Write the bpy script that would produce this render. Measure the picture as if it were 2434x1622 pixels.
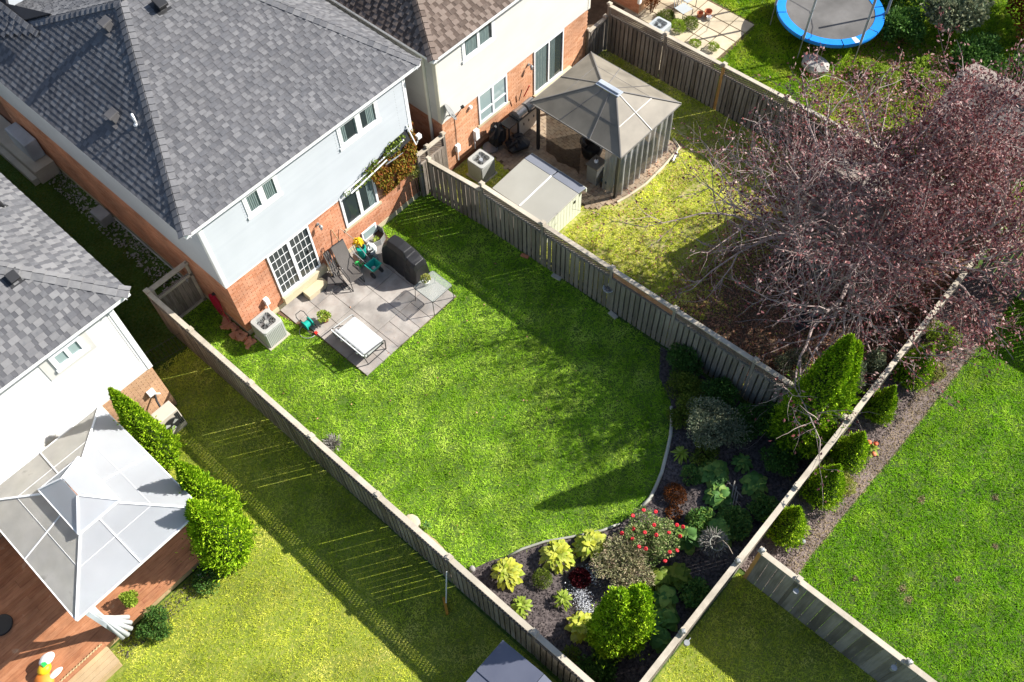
import bpy, math, random
import numpy as np
from mathutils import Matrix, Vector
random.seed(7); rng = np.random.default_rng(7)
for o in list(bpy.data.objects): bpy.data.objects.remove(o)
S = bpy.context.scene
COL = S.collection
# ------------------------------------------------------------------ camera
f_px, pitch, roll, yaw = 2166.56, math.radians(58.101), math.radians(-2.323), math.radians(46.114)
_d = np.array([math.cos(pitch)*math.sin(yaw), math.cos(pitch)*math.cos(yaw), -math.sin(pitch)])
_r = np.array([math.cos(yaw), -math.sin(yaw), 0.]); _u = np.cross(_r, _d)
_r2 = math.cos(roll)*_r + math.sin(roll)*_u; _u2 = -math.sin(roll)*_r + math.cos(roll)*_u
CAM = np.array([-5.175, -15.66, 22.5])
cd = bpy.data.cameras.new('camera'); cam = bpy.data.objects.new('camera', cd); COL.objects.link(cam)
m = Matrix([[_r2[i], _u2[i], -_d[i], CAM[i]] for i in range(3)] + [[0, 0, 0, 1]])
cam.matrix_world = m
cd.sensor_width = 36; cd.lens = 36*f_px/2434; cd.clip_end = 2000; cd.clip_start = .1
S.camera = cam
# ------------------------------------------------------------------ light
SUN_AZ, SUN_EL = math.radians(123), math.radians(36)      # azimuth from +Y towards +X
w = bpy.data.worlds.new('World'); S.world = w; w.use_nodes = True
nt = w.node_tree; bg = nt.nodes['Background']
sky = nt.nodes.new('ShaderNodeTexSky'); sky.sky_type = 'NISHITA'; sky.sun_disc = False
sky.sun_elevation = SUN_EL; sky.sun_rotation = SUN_AZ
nt.links.new(sky.outputs[0], bg.inputs[0]); bg.inputs[1].default_value = .082
sd = bpy.data.lights.new('sun', 'SUN'); sd.energy = 5.0; sd.angle = math.radians(.53); sd.color = (1, .955, .88)
sun = bpy.data.objects.new('sun', sd); COL.objects.link(sun)
sv = Vector((math.sin(SUN_AZ)*math.cos(SUN_EL), math.cos(SUN_AZ)*math.cos(SUN_EL), math.sin(SUN_EL)))
sun.rotation_euler = sv.to_track_quat('Z', 'Y').to_euler()
S.view_settings.view_transform = 'Standard'; S.view_settings.look = 'None'
S.view_settings.exposure = .98; S.view_settings.gamma = 1; S.view_settings.use_curve_mapping = False
S.render.engine = 'CYCLES'
# ------------------------------------------------------------------ helpers
def P3(*a): return np.array(a, float)
def unit(v): v = np.array(v, float); return v/np.linalg.norm(v)
def proj(V):
    Q = (V-CAM)
    x = Q@_r2; y = Q@(-_u2); z = Q@_d
    return 1217+f_px*x/z, 811+f_px*y/z
def in_view(V, mg=110):
    x, y = proj(V); return (x > -mg) & (x < 2434+mg) & (y > -mg) & (y < 1622+mg)
def tag(o, label=None, cat=None, group=None, kind=None):
    if label: o['label'] = label
    if cat: o['category'] = cat
    if group: o['group'] = group
    if kind: o['kind'] = kind
    return o
def thing(name, loc, label, cat, group=None):
    o = bpy.data.objects.new(name, None); COL.objects.link(o); o.location = loc
    o.empty_display_size = .2
    return tag(o, label, cat, group)
def rloc(o):
    l = np.zeros(3)
    while o is not None: l = l+np.array(o.location); o = o.parent
    return l
def mesh_np(name, V, F, tone=None, smooth=False):
    V = np.asarray(V, np.float32); F = np.asarray(F, np.int32)
    me = bpy.data.meshes.new(name); n, k = F.shape
    me.vertices.add(len(V)); me.vertices.foreach_set('co', V.ravel())
    me.loops.add(n*k); me.loops.foreach_set('vertex_index', F.ravel())
    me.polygons.add(n); me.polygons.foreach_set('loop_start', np.arange(0, n*k, k, dtype=np.int32))
    if tone is not None:
        a = me.attributes.new('tone', 'FLOAT', 'FACE'); a.data.foreach_set('value', np.asarray(tone, np.float32))
    me.update(calc_edges=True)
    me.polygons.foreach_set('use_smooth', np.full(n, bool(smooth)))
    return me
def link(name, me, mat, parent=None, loc=None, kind=None):
    if mat is not None and not me.materials: me.materials.append(mat)
    o = bpy.data.objects.new(name, me); COL.objects.link(o)
    if parent is not None: o.parent = parent
    if loc is not None: o.location = loc
    if kind: o['kind'] = kind
    return o
CUBE_V = np.array([[-1,-1,-1],[1,-1,-1],[1,1,-1],[-1,1,-1],[-1,-1,1],[1,-1,1],[1,1,1],[-1,1,1]], float)
CUBE_F = np.array([[0,3,2,1],[4,5,6,7],[0,1,5,4],[1,2,6,5],[2,3,7,6],[3,0,4,7]])
class MB:
    """collects shapes in world coordinates, then makes ONE mesh object of them"""
    def __init__(s): s.v = []; s.f = []; s.t = []
    def add(s, V, F, tone=0.):
        b = len(s.v); s.v += [tuple(p) for p in V]; s.f += [tuple(b+i for i in f) for f in F]; s.t += [tone]*len(F); return s
    def box(s, x0, x1, y0, y1, z0, z1, tone=0.):
        c = P3((x0+x1)/2, (y0+y1)/2, (z0+z1)/2); h = P3(abs(x1-x0)/2, abs(y1-y0)/2, abs(z1-z0)/2)
        return s.add(CUBE_V*h+c, CUBE_F, tone)
    def ob(s, c, ax, ay, az, tone=0.):
        A = np.array([ax, ay, az], float); 
        F = CUBE_F if np.linalg.det(A) > 0 else CUBE_F[:, ::-1]
        return s.add(CUBE_V@A+np.array(c, float), F, tone)
    def bar(s, p, q, w, h=None, up=(0, 0, 1), tone=0.):
        p = np.array(p, float); q = np.array(q, float); h = h or w; d = unit(q-p); up = np.array(up, float)
        if abs(d@up) > .95: up = P3(1, 0, 0)
        x = unit(np.cross(d, up)); z = np.cross(x, d)
        return s.ob((p+q)/2, x*w/2, d*np.linalg.norm(q-p)/2, z*h/2, tone)
    def cyl(s, p, q, r0, r1=None, n=10, tone=0., caps=True):
        return s.tube([p, q], [r0, r0 if r1 is None else r1], n, tone, caps)
    def tube(s, pts, r, n=8, tone=0., caps=True, closed=False):
        pts = [np.array(p, float) for p in pts]; m_ = len(pts)
        if not hasattr(r, '__len__'): r = [r]*m_
        V = []; ref = None
        for i, p in enumerate(pts):
            a = pts[i-1] if (i > 0 or closed) else pts[0]; b = pts[(i+1) % m_] if (i < m_-1 or closed) else pts[-1]
            d = unit(b-a)
            if ref is None: ref = P3(0, 0, 1) if abs(d[2]) < .9 else P3(1, 0, 0)
            x = ref-d*(ref@d); x = unit(x); ref = x; y = np.cross(d, x)
            for k in range(n):
                t = 2*math.pi*k/n; V.append(p+(x*math.cos(t)+y*math.sin(t))*r[i])
        F = []
        for i in range(m_ if closed else m_-1):
            j = (i+1) % m_
            for k in range(n): F.append((i*n+k, i*n+(k+1) % n, j*n+(k+1) % n, j*n+k))
        if caps and not closed: F += [tuple(range(n))[::-1], tuple((m_-1)*n+k for k in range(n))]
        return s.add(V, F, tone)
    def lathe(s, c, prof, n=20, tone=0., sx=1, sy=1, caps=True):
        V = []; F = []
        for (r, z) in prof:
            for k in range(n):
                t = 2*math.pi*k/n; V.append((c[0]+r*math.cos(t)*sx, c[1]+r*math.sin(t)*sy, c[2]+z))
        m_ = len(prof)
        for i in range(m_-1):
            for k in range(n): F.append((i*n+k, i*n+(k+1) % n, (i+1)*n+(k+1) % n, (i+1)*n+k))
        if caps: F += [tuple(range(n))[::-1], tuple((m_-1)*n+k for k in range(n))]
        return s.add(V, F, tone)
    def poly(s, pts, tone=0.): return s.add(pts, [tuple(range(len(pts)))], tone)
    def prism(s, pts, z0, z1, tone=0.):
        n = len(pts); V = [(p[0], p[1], z0) for p in pts]+[(p[0], p[1], z1) for p in pts]
        F = [tuple(range(n))[::-1], tuple(range(n, 2*n))]+[(i, (i+1) % n, n+(i+1) % n, n+i) for i in range(n)]
        return s.add(V, F, tone)
    def slab(s, pts, th, tone=0.):
        """a thin plate: polygon in space and its copy th below along the normal"""
        pts = [np.array(p, float) for p in pts]; n = len(pts); N = unit(np.cross(pts[1]-pts[0], pts[2]-pts[0]))
        if N[2] < 0: N = -N
        V = pts+[p-N*th for p in pts]
        F = [tuple(range(n)), tuple(range(n, 2*n))[::-1]]+[(i, n+i, n+(i+1) % n, (i+1) % n) for i in range(n)]
        return s.add(V, F, tone)
    def build(s, name, mat, parent=None, smooth=False, bevel=0, kind=None, loc=None):
        base = rloc(parent) if parent is not None else (np.array(loc, float) if loc is not None else np.zeros(3))
        me = bpy.data.meshes.new(name)
        me.from_pydata([tuple(np.array(p)-base) for p in s.v], [], s.f)
        a = me.attributes.new('tone', 'FLOAT', 'FACE'); a.data.foreach_set('value', np.array(s.t, np.float32))
        me.update()
        me.polygons.foreach_set('use_smooth', np.full(len(me.polygons), bool(smooth)))
        o = link(name, me, mat, parent, None if parent is not None else (loc if loc is not None else None), kind)
        if bevel:
            b = o.modifiers.new('bevel', 'BEVEL'); b.width = bevel; b.segments = 2; b.limit_method = 'ANGLE'
        return o
_cubes = {}
def cube_mesh(mat):
    if mat.name not in _cubes:
        me = mesh_np('piece', CUBE_V, CUBE_F); me.materials.append(mat); _cubes[mat.name] = me
    return _cubes[mat.name]
def pieces(name, obs, mat, parent, limit=300, kind_rest='stuff'):
    """oriented boxes (c, ax, ay, az, tone): the nearest ones in view as objects, the others joined"""
    if not obs: return
    C_ = np.array([o[0] for o in obs]); d = np.linalg.norm(C_-CAM, axis=1)+np.where(in_view(C_, 20), 0, 500)
    order = np.argsort(d); base = rloc(parent) if parent is not None else np.zeros(3)
    one, rest = order[:limit], order[limit:]
    me = cube_mesh(mat)
    for i in one:
        c, ax, ay, az, t = obs[i]
        o = bpy.data.objects.new(name, me); COL.objects.link(o)
        if parent is not None: o.parent = parent
        l = np.array(c)-base
        ln = [np.linalg.norm(v) for v in (ax, ay, az)]; od = sorted(range(3), key=lambda k: -ln[k]); E = [None]*3   # keep the axes square, longest first
        E[od[0]] = np.array(obs[i][1+od[0]])/ln[od[0]]; v = np.array(obs[i][1+od[1]]); v = v-E[od[0]]*(v@E[od[0]]); E[od[1]] = v/np.linalg.norm(v)
        v = np.cross(E[od[0]], E[od[1]]); E[od[2]] = v if v@np.array(obs[i][1+od[2]]) > 0 else -v
        if np.linalg.det(np.array(E)) < 0: E[od[2]] = -E[od[2]]
        o.rotation_mode = 'QUATERNION'; o.location = l; o.scale = ln
        o.rotation_quaternion = Matrix([[E[0][k], E[1][k], E[2][k]] for k in range(3)]).to_quaternion()
    if len(rest):
        A = np.array([[obs[i][1], obs[i][2], obs[i][3]] for i in rest]); cc = C_[rest]-base
        V = np.einsum('vk,nkj->nvj', CUBE_V, A)+cc[:, None, :]
        F = (CUBE_F[None]+(np.arange(len(rest))*8)[:, None, None])
        neg = np.linalg.det(A) < 0; F[neg] = F[neg][:, :, ::-1]
        t = np.repeat([obs[i][4] for i in rest], 6)
        link(name+'s', mesh_np(name+'s', V.reshape(-1, 3), F.reshape(-1, 4), t), mat, parent, kind=kind_rest)
# ------------------------------------------------------------------ materials
def M(name, cols, rough=.8, nscale=6., namt=.35, bump=.0, bscale=40., metal=0., pick=1., trans=0., stretch=None,
      stain=None, alpha=None, spec=.3, big=.35, objrand=1.):
    """cols: list of colours picked by piece (tone + object random); world-space noise varies them"""
    mt = bpy.data.materials.new(name); mt.use_nodes = True; n = mt.node_tree.nodes; L = mt.node_tree.links
    b = n['Principled BSDF']; b.inputs['Roughness'].default_value = rough; b.inputs['Metallic'].default_value = metal
    b.inputs['Specular IOR Level'].default_value = spec
    geo = n.new('ShaderNodeNewGeometry'); pos = geo.outputs['Position']
    if stretch:
        mp = n.new('ShaderNodeMapping'); mp.inputs['Scale'].default_value = stretch; L.new(pos, mp.inputs[0]); pos = mp.outputs[0]
    no = n.new('ShaderNodeTexNoise'); no.inputs['Scale'].default_value = nscale; no.inputs['Detail'].default_value = 5
    L.new(pos, no.inputs[0])
    at = n.new('ShaderNodeAttribute'); at.attribute_name = 'tone'; oi = n.new('ShaderNodeObjectInfo')
    ad = n.new('ShaderNodeMath'); ad.operation = 'ADD'; L.new(at.outputs['Fac'], ad.inputs[0]); 
    if objrand: L.new(oi.outputs['Random'], ad.inputs[1])
    else: ad.inputs[1].default_value = 0
    fr = n.new('ShaderNodeMath'); fr.operation = 'FRACT'; L.new(ad.outputs[0], fr.inputs[0])
    # fac = fract*pick + noise part
    mu = n.new('ShaderNodeMath'); mu.operation = 'MULTIPLY_ADD'; L.new(fr.outputs[0], mu.inputs[0]); mu.inputs[1].default_value = pick
    nn = n.new('ShaderNodeMapRange'); nn.inputs[1].default_value = .3; nn.inputs[2].default_value = .7
    nn.inputs[3].default_value = (1-pick)*.5-namt*.5; nn.inputs[4].default_value = (1-pick)*.5+namt*.5
    L.new(no.outputs[0], nn.inputs[0]); L.new(nn.outputs[0], mu.inputs[2])
    cr = n.new('ShaderNodeValToRGB'); L.new(mu.outputs[0], cr.inputs[0]); e = cr.color_ramp.elements
    k = len(cols)
    while len(e) < k: e.new(.5)
    for i, c in enumerate(cols):
        e[i].position = i/max(1, k-1) if k > 1 else 0; e[i].color = (*c, 1)
    col = cr.outputs[0]
    if k == 1: e[1].color = (*cols[0], 1)
    # broad wear
    n2 = n.new('ShaderNodeTexNoise'); n2.inputs['Scale'].default_value = .9 if not stain else stain[0]; n2.inputs['Detail'].default_value = 6
    L.new(geo.outputs['Position'], n2.inputs[0])
    mr = n.new('ShaderNodeMapRange'); mr.inputs[1].default_value = .3; mr.inputs[2].default_value = .72
    mr.inputs[3].default_value = 1-big; mr.inputs[4].default_value = 1+big*.6; L.new(n2.outputs[0], mr.inputs[0])
    hs = n.new('ShaderNodeHueSaturation'); L.new(col, hs.inputs['Color']); L.new(mr.outputs[0], hs.inputs['Value']); col = hs.outputs[0]
    if stain and len(stain) > 1:
        mx = n.new('ShaderNodeMix'); mx.data_type = 'RGBA'; r2 = n.new('ShaderNodeMapRange'); L.new(n2.outputs[0], r2.inputs[0])
        r2.inputs[1].default_value = stain[2]; r2.inputs[2].default_value = stain[2]+.1; L.new(r2.outputs[0], mx.inputs[0])
        L.new(col, mx.inputs[6]); mx.inputs[7].default_value = (*stain[1], 1); col = mx.outputs[2]
    L.new(col, b.inputs['Base Color'])
    if bump:
        n3 = n.new('ShaderNodeTexNoise'); n3.inputs['Scale'].default_value = bscale; n3.inputs['Detail'].default_value = 4; L.new(pos, n3.inputs[0])
        bp = n.new('ShaderNodeBump'); bp.inputs['Strength'].default_value = bump; bp.inputs['Distance'].default_value = .01
        L.new(n3.outputs[0], bp.inputs['Height']); L.new(bp.outputs[0], b.inputs['Normal'])
    if trans:
        tr = n.new('ShaderNodeBsdfTranslucent'); L.new(col, tr.inputs[0]); ms = n.new('ShaderNodeMixShader'); ms.inputs[0].default_value = trans
        L.new(b.outputs[0], ms.inputs[1]); L.new(tr.outputs[0], ms.inputs[2]); L.new(ms.outputs[0], n['Material Output'].inputs[0])
    if alpha is not None:
        b.inputs['Alpha'].default_value = alpha
    return mt
def glassmat(name, col, rough=.03, alpha=1.):
    mt = bpy.data.materials.new(name); mt.use_nodes = True; b = mt.node_tree.nodes['Principled BSDF']
    b.inputs['Base Color'].default_value = (*col, 1); b.inputs['Roughness'].default_value = rough
    b.inputs['Specular IOR Level'].default_value = .6; b.inputs['Alpha'].default_value = alpha
    return mt
m_brick = M('brick', [(.50,.205,.105),(.58,.265,.155),(.62,.31,.19),(.54,.23,.125)], .9, 25, .3, .4, 120)
m_brick_tan = M('brick_tan', [(.50,.30,.17),(.56,.35,.21),(.46,.27,.16)], .9, 25, .3, .4, 120)
m_mortar = M('mortar', [(.20,.085,.05),(.28,.12,.07)], .95, 8, .6, .3, 60, pick=0)
m_mortar_tan = M('mortar_tan', [(.40,.28,.19),(.45,.33,.23)], .95, 8, .6, .3, 60, pick=0)
m_siding = M('white_siding', [(.425,.455,.49),(.46,.49,.52)], .55, 2, .4, 0, pick=.5, big=.05)
m_siding_cream = M('cream_siding', [(.53,.52,.49),(.57,.56,.53)], .55, 2, .4, 0, pick=.5, big=.05)
m_siding_w2 = M('bright_siding', [(.60,.60,.59),(.64,.64,.63)], .55, 2, .4, 0, pick=.5, big=.05)
m_trim = M('white_trim', [(.78,.79,.80),(.82,.82,.82)], .45, 3, .5, 0, pick=0, big=.06)
m_soffit = M('cream_trim', [(.70,.66,.54),(.74,.70,.60)], .5, 3, .5, 0, pick=0, big=.06)
m_shing = M('grey_shingles', [(.105,.107,.117),(.13,.131,.141),(.155,.155,.163),(.185,.184,.191),(.145,.144,.151),(.115,.115,.124)], .95, 9, .25, .6, 220, big=.12)
m_shing_lo = M('grey_shingles_low', [(.088,.089,.098),(.118,.118,.126),(.10,.10,.108)], .95, 9, .25, .6, 220, big=.12)
m_shing_br = M('brown_shingles', [(.10,.075,.062),(.17,.13,.108),(.205,.16,.135),(.19,.15,.125)], .95, 9, .25, .6, 220, big=.12)
m_shing_brl = M('brown_shingles_low', [(.085,.062,.05),(.115,.085,.07)], .95, 9, .25, .6, 220, big=.12)
m_shing_w = M('weathered_shingles', [(.19,.155,.135),(.25,.21,.185),(.16,.13,.115)], .95, 9, .5, .5, 150, big=.3)
m_roofdeck = M('roof_felt', [(.04,.04,.045)], .95, pick=0)
m_conc = M('concrete', [(.40,.36,.30),(.47,.43,.36)], .9, 3, .8, .3, 80, pick=.2, big=.15)
m_found = M('foundation', [(.50,.43,.28),(.56,.49,.34)], .9, 3, .8, .3, 80, pick=.2, big=.15)
m_slab = M('patio_slab', [(.31,.285,.26),(.37,.34,.31),(.34,.30,.27),(.30,.28,.265)], .88, 3.5, .7, .25, 90, pick=.8, big=.34, stain=(1.6,))
m_paver = M('beige_slab', [(.50,.43,.30),(.55,.48,.35),(.46,.39,.28)], .9, 3, .6, .3, 90, big=.2)
m_wood = M('weathered_wood', [(.15,.125,.10),(.23,.195,.16),(.31,.275,.235),(.19,.155,.125),(.26,.22,.18)], .9, 5, .5, .5, 60, stretch=(6, 6, .5), big=.3)
m_wood_lt = M('weathered_cap', [(.44,.39,.31),(.52,.46,.37),(.40,.35,.28)], .85, 6, .6, .4, 50, big=.2)
m_wood_gn = M('green_grey_wood', [(.17,.155,.125),(.23,.21,.17),(.28,.255,.215),(.19,.175,.14)], .9, 5, .5, .5, 60, stretch=(6, 6, .5), big=.25)
m_wood_smooth = M('grey_board', [(.13,.12,.10),(.21,.195,.17),(.30,.28,.25),(.17,.16,.135)], .85, 3, .4, .3, 50, stretch=(5, 5, .4), big=.25)
m_wood_or = M('new_wood', [(.46,.24,.075),(.52,.29,.10)], .8, 6, .6, .3, 50, stretch=(6, 6, .5))
m_wood_tan = M('tan_wood', [(.46,.32,.17),(.52,.38,.22)], .8, 6, .6, .3, 50)
m_latt = M('lattice_wood', [(.17,.13,.10),(.22,.17,.13),(.15,.12,.10)], .9, 6, .4)
m_latt_or = M('orange_lattice', [(.40,.19,.10),(.48,.26,.15)], .9, 6, .4)
m_deck = M('stained_deck', [(.30,.115,.055),(.36,.15,.07),(.42,.19,.095),(.27,.10,.05)], .75, 4, .6, .4, 40, stretch=(.6, 6, 1), big=.25, pick=.6, stain=(2.5, (.50,.34,.22), .66))
m_mulch = M('dark_mulch', [(.03,.023,.024),(.07,.056,.055),(.14,.115,.11),(.045,.036,.037)], .95, 14, .5, .5, 60)
m_chips = M('bark_mulch', [(.12,.09,.085),(.20,.155,.14),(.28,.23,.21),(.15,.115,.11)], .95, 14, .5, .5, 60)
m_dry = M('dry_grass', [(.36,.27,.15),(.42,.33,.19),(.30,.22,.12)], .95, 14, .5)
m_soil = M('lawn_soil', [(.03,.065,.008),(.055,.11,.014),(.10,.12,.03)], .95, 14, 1.3, .8, 50, pick=0, big=.3)
m_soil_br = M('bare_soil', [(.10,.065,.04),(.16,.11,.07)], .95, 5, 1., .6, 40, pick=0)
def grassmat(name, cols, patch=.5, tr=.3): return M(name, cols, .6, 1.3, .55, 0, pick=.55, trans=tr, big=patch*1.5, spec=.04, stain=(.7,), objrand=0)
m_g_main = grassmat('green_grass', [(.09,.22,.010),(.23,.44,.022),(.42,.64,.055),(.70,.84,.17)], .18)
m_g_left = grassmat('yellow_green_grass', [(.29,.40,.03),(.49,.57,.05),(.72,.74,.10),(.92,.85,.25)], .18)
m_g_nb = grassmat('patchy_grass', [(.30,.42,.03),(.58,.66,.06),(.82,.84,.13),(.95,.84,.40)], .25)
m_g_back = grassmat('lush_grass', [(.07,.20,.007),(.14,.34,.010),(.23,.45,.016),(.42,.60,.06)], .18)
m_g_wild = grassmat('wild_grass', [(.08,.19,.010),(.20,.38,.012),(.36,.50,.03),(.52,.52,.10)], .3)
m_litter = M('fallen_leaves', [(.32,.13,.07),(.46,.22,.13),(.56,.33,.21),(.20,.09,.06)], .85, 5, .3, trans=.1)
def leafm(name, cols, tr=.3, rough=.5, patch=.2): return M(name, cols, rough, 4, .3, 0, trans=tr, big=patch, spec=.12)
m_arb = leafm('cedar_foliage', [(.08,.18,.008),(.20,.37,.012),(.36,.55,.016),(.50,.68,.04)], .12)
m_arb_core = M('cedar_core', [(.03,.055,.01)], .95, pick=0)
m_hosta = leafm('yellow_hosta', [(.42,.46,.04),(.58,.58,.08),(.50,.54,.12),(.32,.42,.03)], .3)
m_hosta_g = leafm('lime_hosta', [(.20,.30,.03),(.30,.40,.05),(.38,.45,.10)], .3)
m_leaf_g = leafm('broad_green_leaf', [(.07,.17,.04),(.11,.24,.06),(.16,.29,.06),(.26,.36,.08)], .25)
m_leaf_olive = leafm('olive_leaf', [(.08,.13,.018),(.15,.22,.03),(.26,.30,.045)], .25)
m_leaf_dkgreen = leafm('dark_leaf', [(.05,.12,.025),(.08,.18,.035),(.13,.24,.045)], .2)
m_leaf_silver = leafm('silver_leaf', [(.10,.14,.08),(.17,.21,.13),(.28,.30,.18),(.40,.40,.24)], .2)
m_leaf_varieg = leafm('variegated_leaf', [(.17,.20,.09),(.33,.33,.17),(.50,.46,.27),(.52,.38,.29)], .2)
m_leaf_purple = leafm('purple_leaf', [(.07,.022,.03),(.17,.055,.06),(.32,.15,.145),(.54,.38,.35),(.24,.06,.055),(.10,.04,.05)], .2, .45)
m_leaf_vine = leafm('autumn_vine_leaf', [(.20,.04,.015),(.28,.12,.02),(.30,.20,.03),(.16,.19,.02),(.24,.07,.02)], .25)
m_leaf_yel = leafm('golden_leaf', [(.33,.34,.06),(.46,.45,.13),(.24,.30,.04),(.52,.50,.22)], .3)
m_leaf_burg = leafm('burgundy_leaf', [(.07,.008,.012),(.12,.015,.02),(.04,.008,.01)], .2)
m_leaf_rust = leafm('rusty_leaf', [(.14,.045,.012),(.22,.07,.015),(.09,.03,.012)], .2)
m_leaf_dred = leafm('dark_red_leaf', [(.14,.025,.012),(.24,.05,.015),(.07,.02,.012),(.30,.11,.02)], .2)
m_leaf_lime = leafm('lime_leaf', [(.24,.36,.03),(.36,.46,.06),(.18,.30,.03)], .3)
m_flower_r = M('red_petals', [(.62,.015,.03),(.75,.04,.05)], .5)
m_flower_o = M('coral_petals', [(.75,.13,.06),(.80,.22,.12)], .5)
m_flower_w = M('white_petals', [(.75,.77,.82),(.6,.62,.66)], .6)
m_bark = M('plum_bark', [(.26,.19,.175),(.42,.33,.30),(.56,.47,.43)], .85, 8, .6, .5, 30)
m_bark_d = M('cedar_bark', [(.10,.06,.04),(.15,.09,.06)], .9, 8, .6)
m_twig = M('dry_stems', [(.33,.26,.20),(.42,.34,.27)], .85)
m_metal_dk = M('dark_metal', [(.018,.018,.02),(.03,.03,.032)], .45, 5, .4, pick=0, spec=.5)
m_black_pl = M('black_cover', [(.012,.012,.014),(.022,.022,.025)], .5, 3, .6, .5, 6, pick=0, spec=.45)
m_grey_metal = M('grey_metal', [(.30,.31,.31),(.36,.37,.37)], .4, 5, .4, pick=0, metal=.3)
m_steel = M('steel', [(.48,.48,.47),(.55,.55,.55)], .28, 5, .4, pick=0, metal=.8)
m_ac = M('painted_steel_beige', [(.36,.37,.35),(.42,.43,.41)], .45, 4, .4, pick=0, big=.06)
m_ac2 = M('painted_steel_grey', [(.36,.40,.42),(.42,.46,.48)], .45, 4, .4, pick=0, big=.06)
m_acb = M('heat_pump_beige', [(.50,.44,.37),(.55,.49,.42)], .45, 4, .4, pick=0, big=.06)
m_fan = M('fan_blade', [(.22,.23,.24),(.28,.29,.30)], .35, 4, .4, pick=0, metal=.5)
m_pvc = M('white_plastic', [(.78,.78,.78)], .4, pick=0, big=.04)
m_mesh_w = M('white_cushion', [(.44,.45,.46),(.50,.51,.51)], .8, 3, .5, .5, 14, pick=0, big=.04)
m_chair_f = M('grey_sling', [(.085,.078,.072),(.11,.10,.093)], .8, 5, .5, .4, 200, pick=.3)
m_teal = M('teal_plastic', [(.01,.30,.24),(.015,.36,.29)], .35, pick=0, big=.05)
m_green_pl = M('green_plastic', [(.03,.42,.09),(.04,.5,.12)], .35, pick=0, big=.05)
m_yellow = M('yellow_bag', [(.85,.50,.01),(.9,.6,.02)], .45, 6, .5, .6, 12, pick=0)
m_orange = M('orange_fabric', [(.85,.22,.03),(.9,.30,.05)], .6, 6, .5, pick=0)
m_whitebag = M('white_bag', [(.72,.74,.72),(.62,.64,.62)], .5, 4, .6, .7, 10, pick=0)
m_red = M('red_rubber', [(.42,.01,.045),(.5,.02,.06)], .4, pick=0)
m_redp = M('red_plastic', [(.6,.03,.02)], .4, pick=0)
m_blue = M('trampoline_blue', [(.01,.20,.72),(.015,.26,.82)], .4, 3, .5, .4, 14, pick=.4, big=.1)
m_trampmat = M('jump_mat', [(.12,.115,.11),(.15,.145,.14)], .8, 6, .5, .3, 200, pick=.3)
m_foam = M('grey_foam', [(.34,.36,.38),(.42,.44,.46)], .6, 8, .5)
m_gaz = M('taupe_panel', [(.20,.18,.145),(.235,.21,.172)], .55, 1.5, .5, 0, pick=.3, big=.22, spec=.2, stain=(1.8,))
m_gaz_fr = M('grey_frame', [(.17,.16,.15),(.20,.19,.18)], .4, pick=0, spec=.5)
m_gaz_tp = M('blue_grey_cap', [(.40,.44,.50)], .35, pick=0)
m_canopy = M('white_canopy', [(.66,.69,.73),(.71,.73,.76)], .75, 1.2, .5, .1, 60, pick=.3, big=.06, trans=.64)
m_canopy_grime = M('grimy_canopy', [(.66,.65,.60),(.72,.71,.68)], .8, 2, .8, .1, 60, pick=.3, big=.12, stain=(2.2, (.45,.44,.40), .66), trans=.58)
m_curt = M('grey_curtain', [(.40,.42,.42),(.52,.54,.54)], .8, 5, .5, pick=.4, big=.1)
m_net_dk = M('dark_netting', [(.035,.024,.018)], .9, pick=0, alpha=.72)
m_net_lt = M('grey_netting', [(.33,.33,.33),(.40,.40,.40)], .8, pick=.4, alpha=.62)
m_shedp = M('beige_shed_plastic', [(.33,.32,.28),(.37,.36,.32)], .55, 2, .5, 0, pick=.2, big=.08)
m_shedl = M('cream_shed_plastic', [(.60,.62,.50),(.66,.67,.56)], .55, 2, .5, 0, pick=.2, big=.08)
m_shedd = M('slate_shed_plastic', [(.15,.165,.20),(.18,.19,.225)], .5, 2, .5, 0, pick=.2, big=.08)
m_bluecush = M('navy_cushion', [(.02,.045,.07)], .8, pick=0)
m_glass = glassmat('window_glass', (.03,.04,.042), .04)
m_glass2 = glassmat('pale_window_glass', (.28,.36,.36), .08)
m_tglass = glassmat('table_glass', (.42,.45,.42), .12, .38)
m_curtain = M('curtain', [(.20,.27,.26),(.13,.18,.18),(.26,.32,.30)], .9, pick=.5, big=.05)
m_terra = M('terracotta', [(.50,.19,.10)], .85, pick=0)
m_rock = M('stone', [(.32,.31,.29),(.40,.38,.35),(.26,.25,.24)], .9, 8, .6, .6, 20)
m_edging = M('bed_edging', [(.36,.36,.31),(.44,.43,.37)], .85, 6, .6)
m_pot = M('grey_pot', [(.55,.56,.55)], .5, pick=0)
m_broom = M('broom_orange', [(.62,.28,.03)], .7, pick=0)
m_dryplant = M('dried_plant', [(.26,.24,.21),(.34,.32,.29),(.20,.185,.165)], .9)
# ------------------------------------------------------------------ foliage helpers
def leaf_cards(C_, D, size, aspect=.5, fold=.25, jit=.35, tone=None, spread=1.):
    """numpy: folded two-triangle leaves at centres C_, pointing along D"""
    n = len(C_); D = D+rng.normal(0, .55*spread, (n, 3)); D /= np.linalg.norm(D, axis=1)[:, None]
    R = rng.normal(0, 1, (n, 3)); X = np.cross(D, R); X /= np.linalg.norm(X, axis=1)[:, None]; N = np.cross(X, D)
    s = size*(1+rng.uniform(-jit, jit, n))[:, None]
    a = C_-D*s/2; b = C_+D*s/2; l = C_-X*s*aspect/2+N*s*fold*.5; r = C_+X*s*aspect/2+N*s*fold*.5
    V = np.stack([a, r, b, l], 1).reshape(-1, 3); i = np.arange(n)*4
    F = np.stack([np.stack([i, i+1, i+2], 1), np.stack([i, i+2, i+3], 1)], 1).reshape(-1, 3)
    t = np.repeat(rng.random(n) if tone is None else tone, 2)
    return V, F, t
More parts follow.
